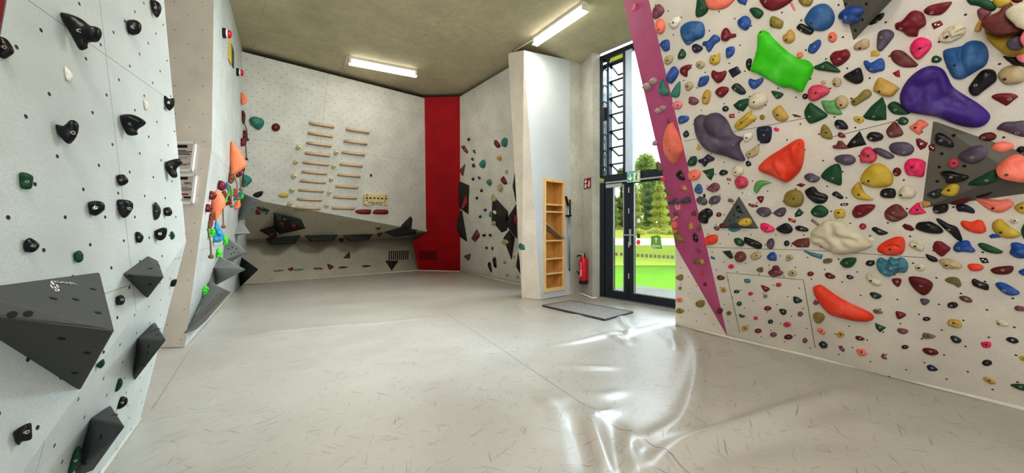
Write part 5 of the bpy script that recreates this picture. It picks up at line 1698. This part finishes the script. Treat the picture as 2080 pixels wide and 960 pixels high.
I pu j leaning stub|130,265 160,245 195,290 175,305|-
I pu r fan|205,275 240,245 295,235 305,290 260,300 215,298|-
I wd c upright left stick|145,315 165,315 180,365 165,365|
I wd c upright right stick|180,315 200,315 200,365 185,365|
I wd c slanting stick|120,460 170,420 180,435 130,475|
I plm d nub|135,395 175,390 185,415 150,415|-
I bn d nub|315,390 345,370 355,415 325,415|-
I co d stub on the wedge's outer edge|125,490 160,480 170,540 140,545|-
I oc d chip|295,500 320,495 330,550 305,555|-
I kh d standing nub|365,545 385,505 400,530 385,570|-
I ol d large fang|155,600 190,595 240,665 200,675 165,640|-
I oc d thin rib|140,550 165,555 165,600 145,590|-
I bk d dark almond|335,600 350,590 375,650 365,680 340,655|
I plm d knob|360,750 375,735 400,760 385,780|-
I kh j ribbed shell|325,865 370,838 400,870 385,890 340,885|-
I oc j pale half ring|400,845 425,850 435,890 410,895|-
N rb d nub|290,265 305,238 330,245 330,280 305,283|-
N rd d pip|332,360 350,350 365,380 345,388|-
N rd d dome at the wedge's narrow foot|460,630 485,595 510,610 510,650 475,655|-
I dg c half disc at the wedge edge|420,215 440,205 452,235 430,245|
J ol s !ball|345,265 370,195 440,167 510,180 543,250 520,320 450,340 370,310|442,255
J bk s !big bean|552,180 620,138 655,150 690,190 760,215 778,250 740,298 660,300 590,250|-|~570,180 660,230 760,250
J bk d lizard-shaped nub|815,210 855,183 910,220 928,250 900,258 850,235|860,222
J nv c small bar with two screws|895,305 940,297 978,300 970,322 900,325|
J gn h cracked doughnut|612,370 660,325 720,320 775,360 780,400 730,438 660,435 615,405|655,400
J gn f small triangle|455,400 495,348 543,390 510,425 455,435|
J ye d cube with a hole|838,375 890,355 940,365 942,435 890,442 850,440|880,393
K ye j !crescent|140,170 215,88 255,170 300,225 362,262 300,270 210,262 160,225|213,217
J br c two-screw chip|392,440 470,465 455,495 390,468|
J bk k grape bunch|270,545 340,500 390,498 430,540 425,580 370,597 310,575|-
J bk d two-bolt bar|460,530 500,518 580,545 575,575 490,568 462,550|
J gy c slat|605,470 625,448 695,500 680,525|
X cr s !huge rock slab|1646,479 1649,469 1662,458 1678,447 1699,446 1720,454 1739,469 1752,475 1769,492 1771,500 1742,512 1710,515.6 1692,513 1678,506 1666,497 1653,494 1646,485|-|*.9|~1650,478 1675,480 1690,497 1685,508|~1690,455 1700,475 1720,495|~1700,475 1740,485
J mr f long wedge|418,690 480,650 590,635 602,690 590,728 480,730|530,710
J bk d small ball|e375,690,27,28|
J ts f slim spike|540,755 630,780 728,800 715,845 620,815 545,772|
J ta k small stump|365,850 375,805 420,805 440,835 400,860|
J kh k small stub|730,855 760,838 815,840 812,875 740,885|
J gn d rounded pan|897,870 940,835 1045,830 1050,870 1010,918 950,925 905,895|960,880
N mr k !raspberry-textured lump|962,250 1000,220 1010,190 1060,190 1085,235 1112,255 1080,285 1000,290|
N kh k broken nub|845,225 905,200 912,245 880,250|
K rd j dented egg|148,390 180,330 240,312 365,312 365,350 310,400 240,438 180,438|222,398
K bk j trapezoid|418,210 450,162 562,160 565,245 460,245|475,210
K cr d !dome with two holes|600,200 630,145 690,122 760,160 775,205 740,245 660,250 615,235|625,220
K mr s !grooved dome|462,400 490,350 560,310 620,320 660,365 693,415 620,465 545,480 480,450|552,390|~480,380 560,420 640,450
K hp k jagged triangle|700,375 750,320 800,290 820,335 860,375 865,395 770,412 715,398|
K br d small pea|e253,525,35,30|
K bk j three-lobed bar|338,550 370,530 430,555 498,585 480,602 420,612 380,590|
K or s !nested oval|395,735 450,680 560,630 640,630 665,680 660,750 620,800 480,800 410,775|515,750|~430,790 470,720 560,690 620,720 615,790
K w2 c small nub|300,645 330,632 370,655 355,672 310,665|
K dr c oval disc|635,520 660,498 720,515 760,555 730,572 665,555|
L bk j !long rough slab|0,545 20,490 100,478 150,480 240,530 270,580 210,597 100,585|-
L bk d round loaf|165,345 200,312 300,305 322,340 300,385 220,402 175,385|203,378
L bk j long dagger|200,455 230,450 320,500 400,530 440,600 455,660 410,660 330,590 240,510|325,558
L nv j flat wing|395,320 480,310 560,350 578,385 560,400 480,385 410,375|-
L dr d flat ledge along the volume's lower edge|335,295 440,260 550,240 500,285 400,305|-
L bk d thin sliver along the volume's lower edge|590,232 700,200 750,190 700,225 620,238|-
L co s !long crescent|570,250 620,245 800,268 900,258 950,290 955,320 870,380 790,390 720,365 640,310|753,350|~620,270 750,330 900,290
L ye j lemon at the right edge|960,340 1010,300 1080,290 1080,395 1010,392|
L or s tooth|438,500 460,468 540,480 610,460 660,480 688,560 650,592 560,585 480,550|-
L ye j !slanted half bowl|745,500 770,470 830,450 900,510 1000,580 1025,610 960,640 860,635 790,600 750,550|828,583
L cr d flat nub near the right edge|e965,470,45,25|
L bl c diamond|713,620 745,597 800,602 835,632 735,642|
L gn d dome at the right edge|1025,570 1056,500 1090,500 1090,650 1050,640|
L rd s plump strawberry|165,720 190,672 250,672 300,705 342,740 310,780 260,818 210,790 170,750|-
L bl j whale|365,740 400,680 470,662 520,668 545,715 582,760 560,778 470,772 400,775|415,735
L gn d shiny leaf|605,700 650,685 740,715 850,770 810,790 720,780 650,750|-
L bl k lumpy block at the right edge|930,690 990,680 1056,700 1090,700 1090,820 1020,835 950,815 915,780 930,740|-
L bk d slanted wedge|97,795 150,810 205,835 213,868 160,868 115,840|-
L ta k fluted shell|230,850 330,840 440,890 440,930 300,930 250,890|300,908
L bk c diamond with two screws|617,830 690,832 718,880 650,885|
L or d oval|505,905 540,888 630,895 665,930 630,955 540,955|-
P dr d long bar|635,225 700,200 840,190 858,225 820,265 720,272 660,255|
K cr k flaky nub|700,700 760,655 840,680 850,750 790,760|760,720
O ts k !clustered cloud|195,150 215,115 250,108 300,135 330,100 380,120 440,105 490,140 505,200 480,250 430,250 370,270 320,290 260,270 205,210|343,205|~300,130 320,270|~410,125 400,250
O bk d shiny oval|e133,163,45,28|
O cr h doughnut|e620,205,55,38|605,210
O cr j shell|88,290 130,245 160,300 230,330 245,370 190,385 120,340|138,335
O rd d heart|342,325 375,310 435,318 430,365 405,395 370,370|
O dr s !large smooth teardrop|505,310 540,292 620,300 700,325 742,360 735,410 690,465 640,470 580,430 530,375|625,385
O dg d oval|127,455 180,448 245,480 215,510 160,500|178,485
O kh d thin oval|160,620 200,612 255,640 240,655 180,650|
O rd d bent triangle|380,635 440,640 485,665 450,695 400,705|
O gn f triangle|178,742 235,768 290,790 230,838 190,800|
O plm d oval|395,810 420,797 495,810 500,840 455,852 410,835|
O pu d small shark tooth|622,510 700,515 708,545 665,572 635,555|
O nv d small oval|e682,706,39,20|
O kh d carrot|640,865 665,840 770,870 750,890 690,898 645,890|
P kh k bone|188,325 240,298 320,310 350,375 320,398 280,370 220,350|-
P bn d slim oval|328,490 380,482 440,505 457,540 410,545 350,520|
P bk d shiny button|e265,572,53,30|252,578
P oc k flower|215,730 250,708 320,715 355,750 350,785 290,788 230,765|272,748
P dg d bean|240,880 290,872 350,910 330,942 270,930|
P bk d blocky bean|450,330 480,315 540,345 610,370 612,425 540,410 460,375|
P bl d long bean|680,365 730,348 800,370 900,430 920,455 880,475 800,470 720,420|768,428
P bl d nub at the right edge|905,245 960,215 985,215 985,280 940,278|-
P plm k bar at the right edge|865,600 890,578 960,590 985,610 960,628 890,625|
P cr d flat drop|690,720 740,715 810,755 800,775 720,765|712,755
P bk d flat oval|785,900 820,883 880,895 910,930 860,945 800,920|
R hp k ragged chip|1190,240 1270,235 1275,280 1215,285|
R dr d small wedge|80,185 120,185 160,210 130,222 85,210|
R co k small oval|90,300 150,300 182,345 130,355 95,330|
R plm f small triangle|300,365 325,333 362,390 325,388|
R nv d small oval|e516,280,32,18|
R dr d lying oval|670,300 710,288 790,305 812,340 760,352 700,335|
R nv d pointed oval|708,450 750,438 808,478 780,492 730,485|
R bk d plain oval|e1243,420,45,27|
R oc k small sun|1210,550 1260,550 1320,590 1300,608 1240,590|
R ye d stub at the right edge|1528,370 1560,358 1600,370 1600,405 1560,400|
R gn d long leaf at the right edge|1450,615 1520,605 1600,620 1600,668 1520,650|
N ol d lump|62,300 100,275 132,280 130,320 110,335 70,315|-
N gy d tiny shield|85,405 105,390 120,405 105,428|
N co d square lump|68,510 120,500 122,540 75,540|95,520
N ol j shell|65,625 95,600 145,630 110,655 70,648|
N ol d plump heart|255,555 290,525 340,530 342,570 310,595 270,585|265,555
N rd d smooth oval|462,295 490,280 537,300 530,322 480,325|
N oc d knob|e528,422,28,25|
N kh d knob|e580,650,23,20|
N dg d half oval|e655,440,28,16|
N ts d rounded chip|728,320 780,318 790,340 760,357 735,345|
N rb d small oval|e790,460,24,18|
N rd d drop|893,377 940,390 980,415 940,445 910,415|
N gy d ring|e935,483,22,18|
N gn d small ball|e680,558,25,22|
N rd d oval|e958,603,36,22|
N gn f small wedge|675,655 745,680 715,697 685,690|
N rb k crumb|e840,698,20,18|
N nv d pip|e985,732,25,20|
N oc k crumb|e737,795,32,25|
N rd d tilted oval|e865,822,34,22|
N plm d tilted oval|e1015,858,34,22|
N rb k crumbly oval|e1065,373,30,20|
N dg d shield|1072,610 1130,615 1140,650 1110,668 1080,640|
Q dg d shield|247,490 300,500 335,535 265,553|
Q plm d ball|e315,658,26,24|
Q rb k lump|e188,760,38,25|
Q dr d lying oval|e200,882,42,24|
Q plm d upright pip|e362,917,24,25|
Q ta k button|e240,260,44,30|
Q rd d round pip|e415,267,32,22|
Q dr d glossy oval|555,270 590,255 655,290 640,312 580,308|600,290
Q nv d small bean|765,285 790,277 838,300 810,320 775,310|
Q or s !huge crescent|440,400 480,378 520,375 600,430 720,510 860,580 990,640 1035,690 1000,722 880,722 720,690 620,660 550,600 490,520 450,450|-|*1.2
Q plm d pebble|e467,550,28,20|
Q ol d rounded heart|440,665 480,640 540,660 553,700 510,745 460,730|-
Q co k rough oval|482,800 530,800 558,830 550,858 490,830|
Q oc k crumbly button|e708,858,38,27|
S dg d tilted egg|975,465 1020,445 1058,470 1055,505 1010,508|
S plm f leaning pip|1165,490 1200,487 1232,530 1215,552 1180,525|
X rd d smooth oval near the kickboard seam|1681,557 1688,555 1694,560 1688,565 1682,562|
X br d two-bolt dome on the big triangle volume|1933,326 1939,323 1944,328 1941,334 1935,333|
''', RIGHT, 'coloured climbing holds on the right wall', 'right wall')
LEFT = ['wall_left']
batch('''
1 bk j largest hold, a jagged fist|363,85 400,82 480,110 540,155 595,170 607,205 580,250 525,255 520,290 475,303 430,230 375,130|
1 bk d cupped hold|768,130 820,122 855,150 845,195 800,212 770,190|
1 bk d hold cut by the picture top|915,0 960,10 982,45 970,90 945,103 920,50|
1 bk d hold cut by the left picture edge|-30,235 0,225 40,240 77,300 60,335 0,352|
1 w2 d pale fin|393,405 430,435 445,470 425,497 400,480|
1 bk d half heart on the wall's outer edge|1000,582 1025,600 1058,600 1055,645 1025,673 1000,630|
1 bk j wedge with a thumb|725,705 800,697 875,735 870,760 830,790 830,820 770,822 740,770|
1 bk d heart|335,760 385,765 430,730 468,750 465,810 430,865 400,873 350,820|443,808
1 w2 d small pale fin|875,610 905,630 905,655 885,670|
2 gn d square hold|118,152 185,165 193,200 180,250 122,240|163,207
2 bk k horned hold|1000,90 1050,70 1090,68 1103,95 1070,130 1075,175 1040,180 1005,130|
2 bk d rounded hold|708,170 750,163 777,195 765,220 730,232 710,205|
2 bk k fist|535,335 580,322 625,335 630,375 590,410 560,412 540,390|
2 bk k three-lobed hold|712,318 780,320 805,340 800,380 770,420 740,425 720,380|788,370
2 dg d upright almond|935,340 950,333 977,375 965,425 940,438 930,390|955,385
2 bk d stubby hold|995,370 1030,362 1047,390 1035,415 1000,410|
2 bk d upright egg|823,520 845,512 872,540 860,575 830,572|
2 bk k bone-shaped hold|940,505 990,485 1012,500 1000,550 965,565 938,540|
2 gn d small drop|1037,515 1050,510 1063,535 1055,555 1037,555|
2 bk d round hold with a pale bolt|140,580 175,548 225,580 230,605 200,635 150,632|203,597
2 gn d egg|447,645 480,625 503,650 500,685 475,700 450,680|478,662
2 bk d square nub|1040,810 1075,800 1065,840 1037,843|-
2 bk d hold|703,910 740,898 757,925 745,955 705,955|745,925
3 gn d flat hold peeping from behind the largest volume|445,460 475,432 483,455 465,475|
3 gn d upright leaf|535,580 548,530 565,520 572,545 555,575|
3 bk d hold above the lowest wedge volume|545,655 560,608 590,612 590,640 560,662|
3 bk j blocky hold, lowest of the black ones|60,770 130,730 142,770 140,805 100,815 80,830|122,770
3 gn d long leaf beside the lowest wedge volume|318,958 330,890 365,835 382,870 370,920 330,965|
''', LEFT, 'climbing holds on the near left wall', 'near left wall', 'g', .8)
SIDE = ['wall_side']
batch('''
8 nc d small fin|443,570 460,567 482,600 478,625 448,635|462,577
9 nc s large triangle|553,72 600,115 650,170 688,260 685,300 590,362 550,365 538,200|-
9 nc s large bulge|375,590 430,500 490,560 505,640 450,730 410,775|-
9 nc d small knob|590,640 625,585 648,625 640,660 600,678|
9 rd d square knob high on the side wall|645,50 690,48 695,100 650,118|
9 rd d dome under the large triangle|600,370 650,335 660,365 635,390 605,388|
9 dr d small dome beside the large triangle|655,330 685,305 680,340|
9 rd d large dome, topmost of the lower cluster|437,480 455,420 505,440 512,490 475,512|
9 rd d dome left of the large bulge|365,520 395,515 432,545 410,585 365,585|
9 rd d dome, lowest of the red ones|333,640 355,627 397,655 380,695 333,697|
9 rb d dome behind the hanging ropes|580,495 615,500 610,550 580,560|
9 rd d deep dome below the carved knob|510,635 545,555 570,575 560,630|
9 tl k rough wedge in the corner|650,370 720,385 738,430 660,480|
9 ts d sliver beside the large dome|510,432 545,460 552,510 520,500|
9 ts d small wedge|580,600 600,560 650,510 660,540 610,590|
9 nl k jagged knob behind the upper rope|530,515 570,480 585,545 545,545|
9 nl k small knob below the carved one|505,575 530,565 528,610 510,610|
9 nl k splash near the grey corner volume|635,545 675,545 665,580 635,580|
9 bw k carved face, upper one|540,350 585,365 595,410 560,450 535,420|
9 bw k carved knob with a pale eye|475,535 500,508 527,540 510,580|500,537
9 bw k carved knob above the brown block|365,730 400,698 418,740 410,770 370,790|
9 bw d block|358,780 405,775 390,840 355,845|
Y nl k knob hiding the rope|130,780 180,740 215,760 210,820 170,850 135,845|
Y lt k large bubbly teardrop|195,800 225,645 290,760 325,830 300,890 250,910 190,900|-
0 nl k knob at the grey volume's top|385,155 400,135 420,150 415,190 390,195|
0 nl k knob left of the grey volumes|335,240 355,215 380,250 360,285 338,280|
0 nl k knob on the lowest volume|237,510 260,478 292,510 285,555 240,560|
8 dr k carved strip knob, uppermost|450,680 460,672 474,700 470,745 458,755 452,720|
8 dr k carved knob below the strip|457,800 475,792 482,830 470,855 458,840|
''', SIDE, 'climbing holds on the side wall', 'side wall', 'g', .9)
BACK = ['wall_back', 'vol']
batch('''
4 tl j large three-humped hold|85,580 120,565 175,585 178,620 150,652 120,640 90,610|
4 dr d round hold|e257,635,28,26|
5 bk j wing|160,205 190,185 235,178 232,205 200,225 175,220|
5 ye d lozenge|e392,208,36,18|
5 bk d tiny nub|e1047,58,9,11|
5 rd j left trapezoid pocket below the hangboard|937,318 1040,315 1047,330 1035,350 945,345|-
5 rd j right trapezoid pocket below the hangboard|1062,335 1085,315 1170,318 1175,335 1165,350 1070,348|-
Z dr d hold, left of two on the large dark volume|320,215 390,210 405,250 370,275 330,250|
Z dr d hold, right of two on the large dark volume|480,270 500,248 560,252 550,285 495,295|
Z bk d bar on the large dark volume|355,150 390,143 480,180 490,200 400,195 360,180|
Z dr d hold on the small dark volume|165,375 200,355 260,370 255,415 190,405|
Z rd d wedge at the pale corner volume|0,45 20,40 65,97 0,98|
Z dg d long shell at the pale corner volume|15,0 90,5 185,45 160,60 70,45 20,20|
Z bk c sliver at the pale corner volume|115,97 165,75 160,100|
5 bk d half disc under the board|1080,450 1120,450 1112,460 1095,462|
5 dr d bird-shaped nub|1095,495 1135,490 1120,505 1105,518|
5 dr d nub between two dark ledges|805,538 815,530 840,532 838,548 815,552|
5 dr f half disc, lower left one|420,757 465,747 462,772 440,778|
5 dr f upright half disc|715,718 770,742 750,762 730,764|
5 dr f quarter disc, highest on the kickboard|838,680 865,650 885,633 890,660 888,682|
5 bk c bottle-shaped slat, far left one|317,772 360,766 395,767 397,774 360,780 320,785|
5 bk c bottle-shaped slat, second from left|470,762 510,759 545,762 545,767 510,773 472,776|
5 bk c bottle-shaped slat, middle one|617,750 660,750 688,757 688,763 650,766 617,765|
5 bk c bottle-shaped slat, second from right|805,744 840,741 875,745 873,751 840,757 805,756|
5 bk c bottle-shaped slat, far right one|983,735 1015,732 1048,736 1048,741 1010,747 983,748|
7 ta d button|e408,242,14,14|
7 w2 d white nub|408,320 425,335 420,348 412,340|
''', BACK, 'climbing holds on the back wall', 'back wall')
batch('''
6 bk d round nub|e401,686,10,12|
6 mr f long wedge|343,735 370,730 397,775 390,790 365,770|
6 bk d leaf|432,765 445,760 450,788 438,782|
6 bk d pip|418,822 430,816 438,838 425,838|
6 tl d lantern|482,860 505,830 523,855 512,892 490,885|
6 bk d pip|425,865 440,862 446,885 432,887|
6 mr f tall fang|335,905 378,857 360,950 345,940|
6 rd d bean|587,700 600,690 632,730 615,748 592,730|
6 tl d upright block|640,700 655,675 680,685 675,735 650,738|
6 oc d lump|603,820 625,803 640,820 625,842|
6 ta h small ring|660,915 672,903 685,910 685,930 668,935|
7 bk d pip|303,92 320,98 318,115 308,110|
7 bk d pip|e270,111,9,11|
7 tl d oval|365,120 385,112 398,135 385,155 368,140|
7 rd d upright oval|460,110 475,92 497,130 490,148 468,135|
7 ta d tall lump|438,160 455,138 470,170 460,195 442,185|
7 bk d pip|e326,188,9,11|
7 bk d pip|e295,238,9,10|
7 bk d pip|e351,318,9,10|
7 bk d pip|e318,363,9,11|
7 mr f kite|255,510 295,445 317,490 285,535|
7 mr f fan|205,628 250,610 253,625 240,660|
7 bk d flat nub|330,487 342,478 355,485 350,497 338,497|
7 bk d flat nub|374,485 384,476 394,488 388,500|
7 bk d flat nub|350,572 360,562 370,572 362,583|
7 bk d flat nub|393,574 400,563 408,575 402,588|
7 bk d upright bar|372,675 388,670 397,735 385,720|
7 bk d upright bar|405,645 420,638 428,700 415,700|
7 oc d small button|e483,668,10,12|
7 oc d small button|e498,755,9,10|
7 oc d small button|e570,768,9,11|
7 ta d small button|e545,633,9,10|
7 br d slice on the upper dark volume|190,310 215,220 230,240 225,285|
7 ta k lump at the top of the pentagonal volume|390,235 408,223 425,240 420,258 395,262|
7 w2 d nub on the pentagonal volume|408,320 425,332 420,348 412,342|
7 ta k lump low on the pentagonal volume|395,400 412,393 422,410 408,425|
7 br d slice on the volume by the pillar edge|540,365 555,350 565,395 548,405|
7 ta d egg on the kite-shaped volume|465,525 485,515 508,535 495,550 475,545|
7 tl d nub half hidden by the pentagonal volume|378,345 388,325 392,365 382,362|
''', ['wall_back_right', 'vol'], 'climbing holds on the wall right of the red strip', 'wall right of the red strip')
batch('''
7 tl d bell-shaped hold|580,565 590,535 615,523 633,545 632,595 600,597|
7 br c small chip under the bell|600,600 612,598 612,618 602,616|
''', ['wall_pillar'], 'climbing holds on the shelf pillar', 'white pillar with the shelf', 'p')

# hanging sling ropes on the side wall
M['rope'] = simple('brown rope', rgb(120, 98, 72), .85, var=.2, scale=40)
M['rope_dark'] = simple('dark rope', rgb(70, 55, 40), .85, var=.2, scale=40)
def rope(pts, lab, knot, mat, r=.022):
    P = []
    for x, y in pts:
        q = hit(x, y, ['wall_side'])
        lo = q[0]; P.append(on_plane(x, y, lo + sideN * .14, sideN))
    Y0 = P[0].y
    P = [at(pts[i][0], pts[i][1], Y0 + (P[0].y * 0)) for i in range(len(pts))]
    root = tag(empty('sling_rope', P[0]), lab, 'rope', 'ropes hanging on the side wall')
    Q = []
    for i in range(len(P) - 1):
        for k in range(5): Q.append(P[i].lerp(P[i + 1], k / 5))
    Q.append(P[-1])
    m = MB(); m.tube(Q, r * .42, 8); child(m, 'strand', mat, root, True)
    m = MB(); e = P[-1]
    m.lathe(e - UP * .03, UP, [(.010, -.01), (.026, 0), (.028, .02), (.014, .04)], 10); child(m, 'end_knot', mat, root, True)
def yy(x, y): return (400 + x / 6, 340 + y / 6)
def ee(x, y): return (340 + x / 3, y / 3)
rope([yy(132, 745), yy(150, 830), yy(165, 900), (429, 518)], 'brown rope with knotted end, nearest and lowest on the side wall', 1, M['rope'])
rope([yy(318, 500), yy(320, 600), yy(325, 705)], 'brown rope hanging below the deep red dome', 1, M['rope'])
rope([yy(400, 215), yy(420, 280), yy(418, 380), yy(425, 455)], 'brown rope hanging from the upper carved face', 1, M['rope'])
rope([yy(462, 120), yy(488, 190), yy(490, 280), yy(498, 365)], 'brown rope hanging beside the upper carved face', 1, M['rope'])
rope([yy(528, 110), yy(530, 200), yy(535, 255)], 'short brown rope hanging in front of the teal corner wedge', 1, M['rope'], .02)
rope([yy(568, 30), yy(568, 100), yy(570, 160)], 'shortest dark rope at the teal corner wedge', 1, M['rope_dark'], .018)
rope([ee(468, 750), ee(483, 790), ee(488, 845)], 'thin dark rope high in the board corner, upper one', 1, M['rope_dark'], .02)
rope([ee(474, 860), ee(480, 920), (500.5, 321)], 'thin dark rope in the board corner beside the large coral triangle', 1, M['rope_dark'], .02)

fp = G(1424, 774)
m = MB(); m.box(fp + V3((-.03, -.008, -.002)), V3((.055, -.02, 0)), V3((.006, .016, 0)), V3((0, 0, .012)))
tag(m.build('stray_chip', HM['oc']), 'small yellow chip lying loose on the floor mat', 'chip')
# ------------------------------------------------------------------ labels for the holds: look first, then the nearest thing one can find
BIG = [h for h in HOLDS if h['big']]
def szw(h):
    d = max(h['w'], h['h'])
    return ''
def desc(h):
    nm = HN[h['ck']]
    a = nm + ' ' + h['noun']
    if h['o'].name.startswith('screw'): a += ' foothold' if 'chip' not in h['noun'] else ''
    return a
def direc(h, b):
    dx, dy = h['cx'] - b['cx'], h['cy'] - b['cy']
    if abs(dx) > 2.2 * abs(dy): return 'right of' if dx > 0 else 'left of'
    if abs(dy) > 2.2 * abs(dx): return 'below' if dy > 0 else 'above'
    return ('below' if dy > 0 else 'above') + (' right of' if dx > 0 else ' left of')
from collections import Counter
cnt = Counter(desc(h) for h in HOLDS)
def words(s): return len(s.split())
def short(b):
    return HN[b['ck']] + ' ' + b['noun']
used = set()
for h in HOLDS:
    d = desc(h)
    has_place = any(w in h['noun'] for w in (' on ', ' at ', ' under ', ' below ', ' cut by', ' beside', ' near', ' behind', ' above', ' between', ' of ', ' along'))
    zone = h['zone']
    cand = []
    near = sorted([b for b in HOLDS if b is not h and b['zone'] == zone and cnt[desc(b)] == 1 and words(desc(b)) <= 5 and not any(w in b['noun'] for w in (' on ', ' cut ', ' at '))],
                  key=lambda b: (math.hypot(b['cx'] - h['cx'], b['cy'] - h['cy']) - .25 * (b['w'] + b['h'])) * (.55 if b['big'] else 1))
    onwedge = zone == 'right wall' and (hit(h['cx'], h['cy'], ['wall_right']) or (0, 0, 0, 'wall_right_pink'))[3] == 'wall_right_pink'
    if onwedge and 'wedge' not in d: d2 = d + ' on the raspberry wedge'
    else: d2 = d
    if has_place and cnt[d] == 1:
        s = d2 if 'wall' in d2 or 'volume' in d2 or 'wedge' in d2 or 'picture' in d2 or 'stacked' in d2 or words(d2) > 9 else d2 + ' on the ' + zone
        if words(s) <= 16: cand.append(s)
    for b in near[:6]:
        s = d2 + ', ' + direc(h, b) + ' the ' + short(b)
        if zone != 'right wall' and words(s) <= 11: s += ', ' + zone
        if words(s) <= 16: cand.append(s)
    cand.append(d2 + ' on the ' + zone)
    for s in cand:
        if s not in used: break
    used.add(s)
    h['o']['label'] = s
    h['o']['category'] = 'climbing hold'
    h['o']['group'] = h['grp']

# ------------------------------------------------------------------ daylight and added fill lights
SKY_LO, SKY_HI = .50, 2.2
w = bpy.data.worlds.new('sky'); SC.world = w; w.use_nodes = True
bg = w.node_tree.nodes['Background']
# an overcast bright sky, brightest on the garden side
wn = w.node_tree.nodes; wl = w.node_tree.links
tc = wn.new('ShaderNodeTexCoord')
dt = wn.new('ShaderNodeVectorMath'); dt.operation = 'DOT_PRODUCT'; dt.inputs[1].default_value = (.747, .665, .25)
wl.new(tc.outputs['Generated'], dt.inputs[0])
mr_ = wn.new('ShaderNodeMapRange'); mr_.interpolation_type = 'SMOOTHSTEP'
mr_.inputs[1].default_value = -.1; mr_.inputs[2].default_value = .6; mr_.inputs[3].default_value = SKY_LO; mr_.inputs[4].default_value = SKY_HI
wl.new(dt.outputs['Value'], mr_.inputs[0]); wl.new(mr_.outputs[0], bg.inputs[1])
bg.inputs[0].default_value = (.84, .92, 1, 1)
sun = bpy.data.lights.new('sun', 'SUN'); sun.energy = .6; sun.angle = math.radians(4); sun.color = (1, .96, .88)
so = bpy.data.objects.new('sun', sun); COL.objects.link(so); so.rotation_euler = (math.radians(-38), math.radians(-20), math.radians(-50))
def area(name, loc, target, sx_, sy_, e, c):
    l = bpy.data.lights.new(name, 'AREA'); l.shape = 'RECTANGLE'; l.size = sx_; l.size_y = sy_; l.energy = e; l.color = c
    o = bpy.data.objects.new(name, l); COL.objects.link(o); o.location = loc
    o.rotation_euler = (V3(target) - V3(loc)).to_track_quat('-Z', 'Y').to_euler()
    return o
area('sky_fill', dp(1.2, 5.0, 8.3), dp(.9, -4.5, .4), 7.0, 4.0, 2500, (.70, .86, 1))  # added area light outside, out of view, boosting sky light through the window
area('fill_light', (-1.2, -.3, 4.75), (-3.0, 6, 2.2), 3.0, 1.0, 150, (1, .96, .86))  # added unseen fill, brightens the back board; no fixture here
sl = area('fill_light', (.4, 4.9, 4.9), (-4.6, 5.8, .7), 1.6, 1.2, 140, (.92, .97, 1))  # added fill above the view, brightens the side wall
sl.data.spread = math.radians(100)
area('fill_light', (3.2, -.9, 3.8), (-2.7, 3.2, 1.3), 2.0, 1.6, 45, (.93, .97, 1))  # added unseen fill for the near left wall
area('fill_light', (-1.0, -1.4, 2.3), (3.4, 3.4, .9), 2.0, 1.6, 125, (1, .96, .88))  # added fill behind the camera, brightens the right wall

SC.view_settings.view_transform = 'Standard'
SC.view_settings.look = 'Medium High Contrast'
SC.view_settings.exposure = 0.22
SC.cycles.use_denoising = True
SC.cycles.max_bounces = 8
SC.cycles.diffuse_bounces = 4
SC.cycles.transparent_max_bounces = 8
SC.cycles.caustics_reflective = False
SC.cycles.caustics_refractive = False
SC.cycles.sample_clamp_indirect = 6
